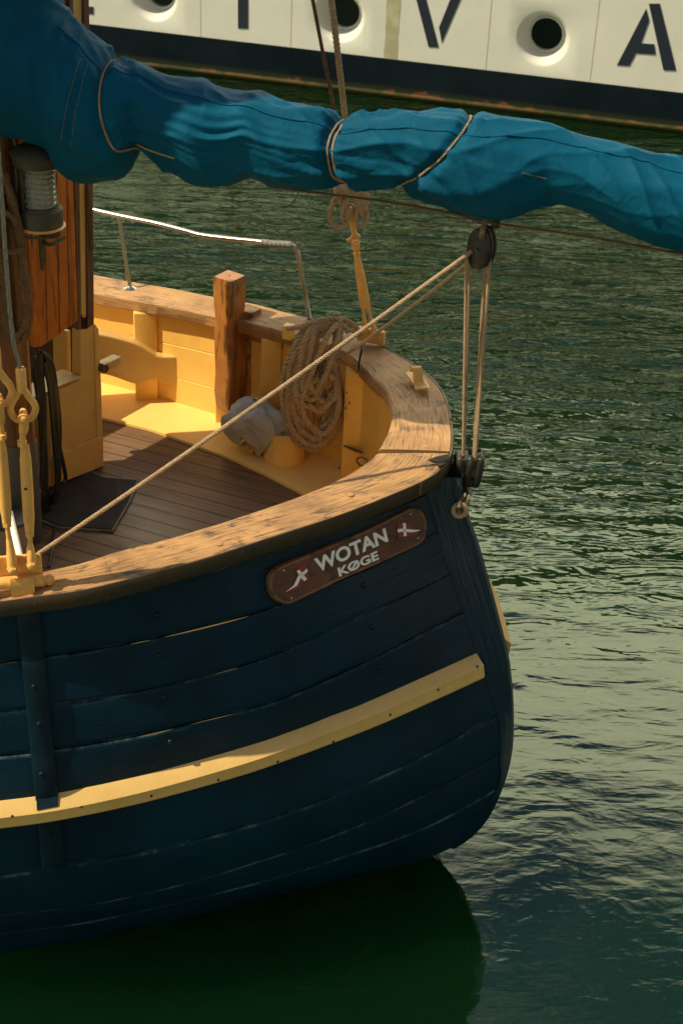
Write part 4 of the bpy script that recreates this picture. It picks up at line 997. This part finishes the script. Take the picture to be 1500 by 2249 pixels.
# far runner: turnbuckle, knot, line upward
def turnbuckle(root, pts, s=1.0, mat='fitting_yellow'):
    """pts: bottom pin, body bottom, body top, top pin as world points"""
    a, b, c, d = pts; ax_ = (d-a).normalized(); sd_ = ax_.cross(CAM-a).normalized(); fr__ = sd_.cross(ax_)
    # bottom fork: two cheeks and the pin
    for sg in (-1, 1):
        p0, p1 = a+fr__*.009*s*sg, a.lerp(b, .62)
        mb = MB().tube([V(q) for q in crv([p0-ax_*.008*s, p0, p0+ax_*.03*s, p1], 12)], [(.0155 if i < 4 else .0155-(i-3)*.0009)*s for i in range(12)], 10); mb.obj('fork', mat, root)
    mb = MB(); mb.lathe(a+fr__*.018*s, fr__, [(0, .0175*s), (.007*s, .0175*s), (.008*s, .0135*s), (.016*s, .013*s), (.018*s, .009*s), (.018*s, .001)], 6); mb.lathe(a+fr__*-.014*s, -fr__, [(0, .013*s), (.012*s, .013*s), (.013*s, .002)], 6); split(mb, 'pin', mat, root)
    MB().tube([a.lerp(b, .45), b+ax_*.02], .0075*s, 12).obj('threaded_rod', mat, root)
    MB().lathe(b-ax_*.014*s, ax_, [(0, .0145*s), (.0145*s, .0145*s), (.016*s, .010*s)], 6).obj('nut', mat, root)
    Lb = (c-b).length; MB().lathe(b, ax_, [(0, .0135*s), (.02*s, .0145*s), (.05*s, .0175*s), (Lb*.5, .0185*s), (Lb-.05*s, .0175*s), (Lb-.02*s, .0145*s), (Lb, .0135*s)], 20).obj('body', mat, root)
    MB().lathe(c, ax_, [(0, .016*s), (.014*s, .016*s), (.016*s, .011*s)], 6).obj('nut', mat, root)
    MB().tube([c, c.lerp(d, .7)], .009*s, 12).obj('threaded_rod', mat, root)
    for sg in (-1, 1):
        MB().tube([V(q) for q in crv([c.lerp(d, .35), d-ax_*.035*s+fr__*.010*s*sg, d+fr__*.013*s*sg, d+ax_*.010*s+fr__*.013*s*sg], 10)], [.010*s, .012*s]+[.014*s]*6+[.013*s, .008*s], 10).obj('fork', mat, root)
    mb = MB(); mb.lathe(d+fr__*.024*s, fr__, [(-.05*s, .010*s), (0, .010*s), (0, .017*s), (.007*s, .017*s), (.0075*s, .010*s), (.014*s, .0095*s), (.0155*s, .005*s), (.0156*s, .001)], 14); split(mb, 'pin', mat, root)
    hole = a.lerp(d, .5); return ax_, sd_, fr__
def thimble(root, d, ax_, sd_, s=1.0, top=.085, mat='fitting_yellow'):
    lp_ = [d+sd_*x*s+ax_*y*s for x, y in ((0, -.018), (.022, -.012), (.036, .012), (.034, .035), (.018, .062), (.004, .086), (-.004, .086), (-.018, .062), (-.034, .035), (-.036, .012), (-.022, -.012))]
    q = crv(lp_+[lp_[0]], 60)[:-1]; MB().tube([V(p) for p in q], .0105*s, 10, closed=True).obj('thimble', mat, root)
    MB().lathe(d+ax_*.076*s, ax_, [(0, .011*s), (.004, .0155*s), (.075*s, .0155*s), (.080*s, .012*s)], 14).obj('socket', mat, root); return d+ax_*.15*s
SHY = PLB.y+.004
def shp(x, y, lean=0): return onpl(x, y, PLB-ey*(.015+lean), ey)
sh1 = empty('shroud', shp(70, 1234), 'yellow painted turnbuckle and steel wire shroud with full eye showing, right of the near pair', 'shroud', 'rigging shrouds')
ax_, sd_, _f = turnbuckle(sh1, [shp(70, 1234), shp(66, 1168), shp(50, 978), shp(52, 911)])
tp_ = thimble(sh1, shp(52, 911), ax_, sd_)
wtop = [tp_, shp(30, 748), shp(16, 600), shp(2, 395), shp(-14, 200)]
MB().rope([V(q) for q in crv(wtop, 30)], .0062, .030, 5, strands=6).obj('wire', 'wire_steel', sh1)
MB().lathe(onpl(57, 1074, PLB-ey*.0345, ey), -ey, [(0, .0045), (.001, .0045), (.0012, .001)], 12).obj('lock_hole', 'dark_gap', sh1)
sh2 = empty('shroud', shp(28, 1244), 'yellow painted turnbuckle cut off by the left edge, left of the near pair', 'shroud', 'rigging shrouds')
ax_, sd_, _f = turnbuckle(sh2, [shp(28, 1244), shp(16, 1146), shp(5, 962), shp(-2, 878)], 1.05)
tp_ = thimble(sh2, shp(-2, 876), ax_, sd_, 1.1)
MB().rope([tp_, shp(-40, 300)], .0062, .030, 5, strands=6).obj('wire', 'wire_steel', sh2)
# far stays
fy = PF.y; FNn = V((0, 1, 0))
def fpp(x, y, d=0): return onpl(x, y, PF+V((0, d, 0)), FNn)
st3 = empty('runner', fpp(822, 728), 'pair of yellow turnbuckles standing on the far rail with a rope knotted to the top', 'stay')
turnbuckle(st3, [fpp(822, 728, -.02), fpp(808, 675, -.02), fpp(786, 560, -.02), fpp(780, 530, -.02)], .82)
turnbuckle(st3, [fpp(802, 722, .02), fpp(797, 672, .02), fpp(782, 560, .02), fpp(777, 532, .02)], .72)
MB().tube([V(q) for q in crv([fpp(781, 545), fpp(782, 528), fpp(776, 505), fpp(772, 480), fpp(768, 455)], 24)], [.012, .014, .017, .015, .012, .012, .016, .018, .013, .011, .011, .012, .012, .012, .011, .011, .013, .014, .014, .013, .012, .011, .010, .009], 12).obj('eye_socket', 'fitting_yellow', st3)
MB().tube([fpp(762, 530), fpp(790, 517)], .008, 10).obj('toggle', 'fitting_yellow', st3)
# knot
kp = []; r3_ = random.Random(8)
for q in range(9):
    q = q*.55
    kp += [fpp(745+r3_.uniform(-6, 6), 420+r3_.uniform(-8, 6), -.02-.01*q), fpp(775, 408+q*5, -.045), fpp(806-q*2, 432+q*9, -.02), fpp(790, 458+q*3, .02), fpp(762, 448+q*2, .03)]
kn = MB().rope(kp, .0125, .055, 6)
kn.rope([fpp(752, 430, -.02), fpp(733, 440, -.02), fpp(724, 470, -.02), fpp(732, 492, -.02), fpp(750, 499, -.02), fpp(760, 485, -.02), fpp(752, 455, -.03), fpp(746, 430, -.03)], .0105, .045, 6)
kn.rope([fpp(760, 440, -.05), fpp(752, 470, -.04), fpp(760, 490, -.04), fpp(765, 455, -.05)], .0105, .045, 6)
kn.rope([fpp(788, 440, -.03), fpp(806, 465, -.03), fpp(802, 490, -.03), fpp(788, 498, -.03), fpp(782, 478, -.03), fpp(786, 450, -.03)], .0085, .04, 6)
tag(kn.obj('knotted_rope', 'hemp_rope'), 'bunched knot of hemp rope with hanging loops below the blue cover', 'rope')
tag(MB().rope([fpp(775, 430), fpp(758, 260), fpp(742, 120), fpp(728, 0), fpp(712, -140)], .0125, .05, 7).obj('stay_rope', 'hemp_rope'), 'thick twisted brown rope rising behind the blue cover, right of two', 'rope')
tag(MB().rope([fpp(748, 330, .05), fpp(731, 225, .05), fpp(708, 110, .05), fpp(687, 0, .05), fpp(660, -140, .05)], .0075, .03, 6).obj('halyard', 'dark_rope'), 'thin dark line rising behind the blue cover, left of two', 'rope')

# ------------------------------------------------------------------ pot, rag, gloves
PO = bp(624, 1004, DZ+.012)
pot = MB().lathe(PO, UZ, [(0, .088), (.012, .091), (.05, .086), (.115, .084), (.125, .089), (.14, .089), (.142, .07), (.12, .066), (.115, .01)], 36)
tag(pot.obj('vent_pot', 'deck_yellow'), 'round yellow pot standing on the yellow deck edge under the rope coil', 'pot')
RC = V((PO.x, PO.y, DZ+.158))-AX*.135-AT*.02
G = []
for i in range(46):
    la = math.pi*(.02+.78*i/45); line = []
    for j in range(80):
        a = 2*math.pi*j/80; dx, dy, dz = math.sin(la)*math.cos(a), math.sin(la)*math.sin(a), math.cos(la)
        f_ = noise.noise(V((dx*1.6+4, dy*1.6, dz*1.6))); r_ = 1+.26*f_+(.09*math.sin(a*5+4*f_)+.05*math.sin(a*11+6*f_+la*2))*math.sin(la)**2-.10*(abs(noise.noise(V((dx*2.6+7, dy*2.6+f_, dz*2.0))))-.2)
        hang = -.10*max(0, i/45-.55)*(.6+math.sin(a*4+2*f_))
        p = RC+AX*.125*dx*r_+AT*.085*dy*r_+UZ*(.100*dz*r_+hang)+AX*.10*max(0, dx)*max(0, .8-abs(dz))*.6
        p.z = max(p.z, DZ+.016); line.append(p)
    G.append(line)
rag = MB().grid(G, closeV=True).obj('rag', 'rag_cloth'); tag(rag, 'crumpled grey checked rag draped over the edge of the yellow pot', 'cloth')
so_ = rag.modifiers.new('thickness', 'SOLIDIFY'); so_.thickness = .003
gl_ = MB(); gb = bp(553, 978, DZ+.03)
for q, (a, ln) in enumerate(((-1.9, .07), (-1.5, .085), (-1.15, .08), (-.8, .065), (-2.6, .05))):
    dr = V((math.cos(a), math.sin(a)*.8, 0)); gl_.tube([V(p) for p in crv([gb, gb+dr*ln*.5+UZ*.016, gb+dr*ln+UZ*.004], 9)], [.018, .016, .014, .012, .0115, .011, .011, .009, .004], 10)
gl_.lathe(gb-V((0, 0, .012)), V((.3, .5, 1)), [(0, .024), (.02, .034), (.05, .032), (.08, .028), (.082, .01)], 14)
tag(gl_.obj('work_glove', 'glove_yellow'), 'yellow work glove poking out under the grey rag', 'glove')

# ------------------------------------------------------------------ mat, hose, lantern, left coil, bucket
mt = [(132, 1052), (170, 1026), (228, 1050), (300, 1056), (282, 1100), (246, 1163), (130, 1155), (95, 1140), (70, 1100)]
mt2 = [(132, 1050), (170, 1023), (229, 1047), (308, 1054), (288, 1102), (250, 1168), (130, 1161), (85, 1145), (60, 1100)]
mat_ = empty('deck_mat', bp(200, 1100, DZ), 'dark worn rubber mat lying on the deck beside the yellow cabin wall', 'mat')
MB().prism([bp(x, y, DZ+.004) for x, y in mt2], (0, 0, .006)).obj('border', 'grey_tape', mat_, smooth=False)
MB().prism([bp(x, y, DZ+.0105) for x, y in mt], (0, 0, .004)).obj('pile', 'mat_rubber', mat_, smooth=False)

HP = bp(105, 1000, 1.35); hn = WN
def hpn(x, y, d): return onpl(x, y, WA+WN*(.03+d), WN)
pth = []; r4 = random.Random(3)
for q in range(9):
    j = lambda s_: r4.uniform(-s_, s_); d = .008+.009*q; w_ = q*4.2
    pth += [hpn(88+j(4), 774+j(5), d), hpn(76+w_*.5+j(3), 810, d), hpn(86+w_*.35+j(3), 900, d), hpn(92+w_*.2+j(4), 1010, d), hpn(98+j(6), 1085+j(14), d), hpn(114+j(5), 1112+j(12), d), hpn(128+j(3), 1060, d+.01), hpn(130-w_*.35+j(3), 950, d+.01), hpn(126-w_*.5+j(3), 860, d+.01), hpn(112-w_*.3+j(3), 795, d+.01)]
hs = MB(); q_ = [V(p) for p in crv(pth, 900)]; hs.tube(q_, .0078, 8)
hs.tube([V(p) for p in crv([hpn(126, 960, .03), hpn(138, 1010, .03), hpn(145, 1050, .03), hpn(138, 1062, .03)], 24)], .0085, 8)
hs.tube([V(p) for p in crv([hpn(128, 1090, .02), hpn(122, 1130, .04), bp(118, 1190, DZ+.02), bp(108, 1245, DZ+.015)], 30)], .006, 8)
tag(hs.obj('hose_coil', 'cable_rubber'), 'black cable coil hanging against the yellow cabin wall beside the mast', 'cable')

# rope coil hung on the mast
MN = (CAM-MP); MN.z = 0; MN.normalize()
def mpn(x, y, d): return onpl(x, y, MP+MN*(rM+.012+d), MN)
pth = []; r5 = random.Random(12)
for q in range(8):
    j = lambda s_: r5.uniform(-s_, s_); d = .012+.012*(q % 4)
    pth += [mpn(10+j(5), 392+j(12), d), mpn(28+j(6), 440+j(10), d), mpn(44+j(7), 520+j(10), d), mpn(58+j(9), 610+j(12), d), mpn(66+j(6)-q*2, 690+j(15), d), mpn(52+j(6)-q*2, 735+j(12), d), mpn(24+j(8), 728+j(14), d), mpn(8+j(8), 660+j(10), d), mpn(2+j(8), 560, d), mpn(-6+j(8), 450, d)]
lc = MB().rope(pth, .0105, .052, 6)
lc.rope([mpn(-10, 545, .06), mpn(10, 552, .075), mpn(32, 553, .07), mpn(50, 545, .05), mpn(40, 540, .03)], .0105, .05, 6)
lc.rope([mpn(-5, 455, .06), mpn(15, 468, .07), mpn(30, 480, .06), mpn(38, 500, .05)], .0105, .05, 6)
tag(lc.obj('rope_coil', 'dark_rope'), 'coil of brown rope hanging on the mast at the left edge', 'rope')

# lantern
LA = onpl(92, 494, MP+MN*(rM+.0), MN); 
lam = empty('lantern', LA, 'old green brass ship lantern with ribbed glass, hung from the mast under the blue cover', 'lantern')
s_ = .105
kx = 1/ (FPX/ (LA-CAM).dot(FW))      # metres per photo pixel here
MB().lathe(LA, UZ, [(-.004, 51*kx), (.0, 53*kx), (.004, 50*kx), (.005, 30*kx)], 40).obj('base_plate', 'fitting_yellow', lam)
MB().lathe(LA+UZ*.004, UZ, [(0, 48*kx), (36*kx, 48*kx), (40*kx, 42*kx), (44*kx, 40*kx)], 40).obj('burner_ring', 'verdigris', lam)
prof = []
for i in range(41):
    t = i/40; prof.append((44*kx+t*92*kx, (35-3*t+3.0*abs(math.sin(t*math.pi*8))**.6)*kx))
lz = MB().lathe(LA+UZ*.004, UZ, prof, 40); lz.obj('glass_lens', 'lens_glass', lam)
MB().lathe(LA+UZ*(.004+50*kx), UZ, [(0, 14*kx), (20*kx, 16*kx), (60*kx, 9*kx), (70*kx, 9*kx)], 20).obj('burner', 'rust_iron', lam)
MB().lathe(LA+UZ*(.004+134*kx), UZ, [(0, 44*kx), (3*kx, 53*kx), (24*kx, 56*kx), (27*kx, 60*kx), (31*kx, 58*kx), (44*kx, 34*kx), (47*kx, 12*kx)], 40).obj('lantern_cap', 'verdigris', lam)
# rear shield covering the lens on the left
G = []
for h_ in (38*kx, 100*kx, 138*kx):
    line = []
    for a in np.linspace(R_(60), R_(232), 26):
        d = (-RT*math.cos(a)*-1); dr = V((math.cos(a), -math.sin(a)*-1, 0)); a2 = a
        line.append(LA+UZ*(.004+h_)+V((math.cos(a2), math.sin(a2), 0))*46*kx)
    G.append(line)
shd = MB().grid(G).obj('lantern_shield', 'verdigris', lam); so_ = shd.modifiers.new('t', 'SOLIDIFY'); so_.thickness = .004
MB().box(LA-V((1, 0, 0))*44*kx+UZ*60*kx, V((8*kx, 0, 0)), V((0, .02, 0)), UZ*14*kx, .003).obj('lantern_bracket', 'verdigris', lam)
MB().lathe(LA+V((22*kx, -.02, -.028)), UZ, [(0, 22*kx), (.024, 23*kx), (.026, 10*kx)], 20).obj('drip_cup', 'dark_block', lam)
kb = onpl(70, 522, MP+MN*(rM+.05), MN); MB().tube([kb+UZ*.03, kb, kb-UZ*.03], .004, 6).tube([kb-V((.022, 0, 0)), kb+V((.022, 0, 0))], .006, 8).obj('wing_screw', 'verdigris', lam)

# small things by the mast foot
BK = bp(22, 1215, DZ)+V((0, -.05, 0))
bk = empty('bucket', BK, 'grey lidded bucket standing at the foot of the mast behind the turnbuckles', 'bucket')
MB().lathe(BK, UZ, [(0, .075), (.005, .08), (.17, .088), (.178, .093), (.185, .093), (.186, .02)], 28).obj('bucket_body', 'bucket_grey', bk)
MB().lathe(BK+UZ*.187, V((.1, .15, 1)), [(0, .096), (.012, .096), (.016, .088), (.017, .01)], 28).obj('lid', 'grey_paint', bk)
tag(MB().tube([bp(46, 1228, 1.45), bp(22, 1125, 1.55)], .0125, 12).obj('white_pole', 'white_paint'), 'short white plastic pole leaning behind the yellow turnbuckles', 'pole')
# dark rope tail and lanyard by the cabin post
tag(MB().tube([wall(x, y, .025) for x, y in ((192, 395), (197, 440), (203, 490), (205, 548), (202, 552), (200, 520), (196, 470), (192, 420))], .0028, 6).obj('lanyard', 'dark_rope'), 'thin doubled lanyard hanging down the brown cabin corner post', 'cord')
# rusty bracket lying in the stern
P, n_ = hit(IB, 790, 990)
if P: MB().box(P+n_*.03, (AX+AT*-.3).normalized()*.035, UZ*.004, n_*.02, .002).obj('iron_bracket', 'rust_iron', boat)
P, n_ = hit(IB, 805, 1012)
if P: MB().tube([P+n_*.02+AX*.025*math.cos(a)+UZ*.02*math.sin(a) for a in np.linspace(0, 2*math.pi, 16, endpoint=False)], .004, 6, closed=True).obj('iron_ring', 'rust_iron', boat)

# ------------------------------------------------------------------ THE SHIP BEHIND
SA, SBp = bp(750, 200, 0), bp(1500, 291, 0); sdv_ = (SBp-SA).normalized(); sn = V((sdv_.y, -sdv_.x, 0)); sn = sn if sn.y < 0 else -sn
def shl(x, y, d=0): return onpl(x, y, SA+sn*d, sn)
def sloc(p): return (p-SA).dot(sdv_), p.z
ship = empty('moored_ship', SA, 'large cream ship with navy waterline band and round portholes moored across the water', 'ship')
zb = shl(1000, 146).z
x0, x1 = -14.0, 12.0
def sp3(u, z, d=0): return SA+sdv_*u+UZ*z+sn*d
PH = [sloc(shl(1192, 84)), sloc(shl(745, 38)), sloc(shl(338, 2))]; rO, rI = .245, .155; zc = (PH[0][1]+PH[1][1])/2
du = abs(PH[0][0]-PH[1][0]); us = [PH[0][0]+du*k_ for k_ in range(-6, 5)]; us = [u if abs(u-PH[2][0]) > .4 else PH[2][0] for u in us]
ZT = 1.75; hs_ = .36; mb = MB()
def quad(mb, ua, ub_, za, zb_): mb.add([sp3(ua, za), sp3(ub_, za), sp3(ub_, zb_), sp3(ua, zb_)], [(0, 1, 2, 3)])
quad(mb, x0, x1, zb, zc-hs_) if zc-hs_ > zb else None
quad(mb, x0, x1, zc+hs_, ZT)
lowz = max(zb, zc-hs_); hl_ = min(hs_, zc-zb); cur = x0
for u in sorted(us):
    quad(mb, cur, u-hs_, lowz, zc+hs_); cur = u+hs_; ang = np.linspace(0, 2*math.pi, 48, endpoint=False)
    sq = []
    for a in ang:
        cx_, cz_ = math.cos(a), math.sin(a); k_ = 1/max(abs(cx_), abs(cz_)); zz_ = cz_*k_*hs_
        sq.append(sp3(u+cx_*k_*hs_, max(zc+zz_, lowz)))
    ring = [sp3(u+math.cos(a)*(rO+.02), zc+math.sin(a)*(rO+.02)) for a in ang]; ring2 = [sp3(u+math.cos(a)*(rO), zc+math.sin(a)*(rO), -.008) for a in ang]; ring3 = [sp3(u+math.cos(a)*(rO-.02), zc+math.sin(a)*(rO-.02), -.03) for a in ang]; ring4 = [sp3(u+math.cos(a)*(rI+.01), zc+math.sin(a)*(rI+.015), -.21) for a in ang]
    mb.grid([sq, ring, ring2, ring3, ring4], closeV=True)
quad(mb, cur, x1, lowz, zc+hs_)
mb.add([sp3(x0, ZT), sp3(x1, ZT), sp3(x1, ZT, -5), sp3(x0, ZT, -5)], [(0, 1, 2, 3)])
hs2 = mb.obj('ship_hull', 'cream_hull', ship, ang=30)
for u in us:
    fr2 = MB(); ang = np.linspace(0, 2*math.pi, 40, endpoint=False)
    fr2.grid([[sp3(u+math.cos(a)*r_, zc+math.sin(a)*r_, d_) for a in ang] for r_, d_ in ((rI+.022, -.212), (rI+.014, -.19), (rI, -.19), (rI-.004, -.24))], closeV=True)
    ph_ = fr2.obj('porthole', 'cream_hull', ship)
    MB().add([sp3(u+math.cos(a)*rI, zc+math.sin(a)*rI, -.238) for a in ang], [list(range(40))]).obj('glass', 'dark_glass', ph_)
mb = MB(); mb.grid([[sp3(u, z, d_) for u in (x0, x1)] for z, d_ in ((-1.5, -.2), (-.2, .0), (zb-.02, .012), (zb-.004, .012), (zb, 0))]); mb.obj('boot_band', 'boot_navy', ship)
# fender line just above the water, plate seams
MB().tube([sp3(x0, .035, .012), sp3(x1, .035, .012)], .022, 10).obj('waterline_ledge', 'boot_navy', ship)
wl = MB()
for x, y0_, y1_ in ((1309, -30, 152), (1072, 28, 144), (441, -30, 88), (640, -30, 104)):
    u0 = sloc(shl(x, (y0_+y1_)/2))[0]; wl.add([sp3(u0-.003, zb, .0015), sp3(u0+.003, zb, .0015), sp3(u0+.004, ZT, .0015), sp3(u0-.004, ZT, .0015)], [(0, 1, 2, 3)])
paint('seam_rust', (.42, .33, .18), (.55, .46, .3), .7, 8, .9); split(wl, 'plate_seam', 'seam_rust', ship, smooth=False)
paint('algae_stain', (.36, .34, .22), (.58, .55, .42), .7, 5, .8)
u0 = sloc(shl(863, 60))[0]; G = []
for i in range(20):
    z = zb+(ZT-zb)*i/19; w_ = .075+.02*nz(i*.5, 3); G.append([sp3(u0-w_, z, .002), sp3(u0+w_*.8, z, .002)])
MB().grid(G).obj('stain', 'algae_stain', ship, smooth=False)
def letter(polys):
    mb = MB()
    for pl in polys: mb.prism([shl(x, y, .002) for x, y in pl], sn*.004)
    return mb.obj('painted_letter', 'letter_navy', ship, smooth=False)
letter([[(1418, 19), (1425, 45), (1407, 95), (1436, 97), (1439, 120), (1396, 117), (1381, 145), (1354, 143)], [(1424, 8), (1448, 8), (1484, 155), (1456, 154)]])
letter([[(904, -40), (926, -38), (963, 104), (941, 103)], [(1002, -36), (1025, -34), (970, 94), (964, 60)]])
letter([[(523, -78), (545, -76), (545, 63), (523, 62)]])
letter([[(150, 28), (206, 31), (206, 15), (150, 12)], [(150, -115), (165, -115), (165, 28), (150, 26)]])
# upper works out of view; deckhouse added and sized to darken the water's reflections
uw = MB(); uw.box(sp3(-1, 3.25, -2.0), sdv_*12.5, sn*1.85, UZ*1.5, .05); uw.obj('unseen_deckhouse', 'upper_green', ship)
up2 = MB(); up2.tube([sp3(x0, 2.7, -.08), sp3(x1, 2.7, -.08)], .03, 8)
for i in range(20): up2.tube([sp3(x0+.6+i*1.3, ZT, -.08), sp3(x0+.6+i*1.3, 2.7, -.08)], .02, 6)
up2.obj('ship_railing', 'cream_hull', ship)
print('objects', len(bpy.data.objects))
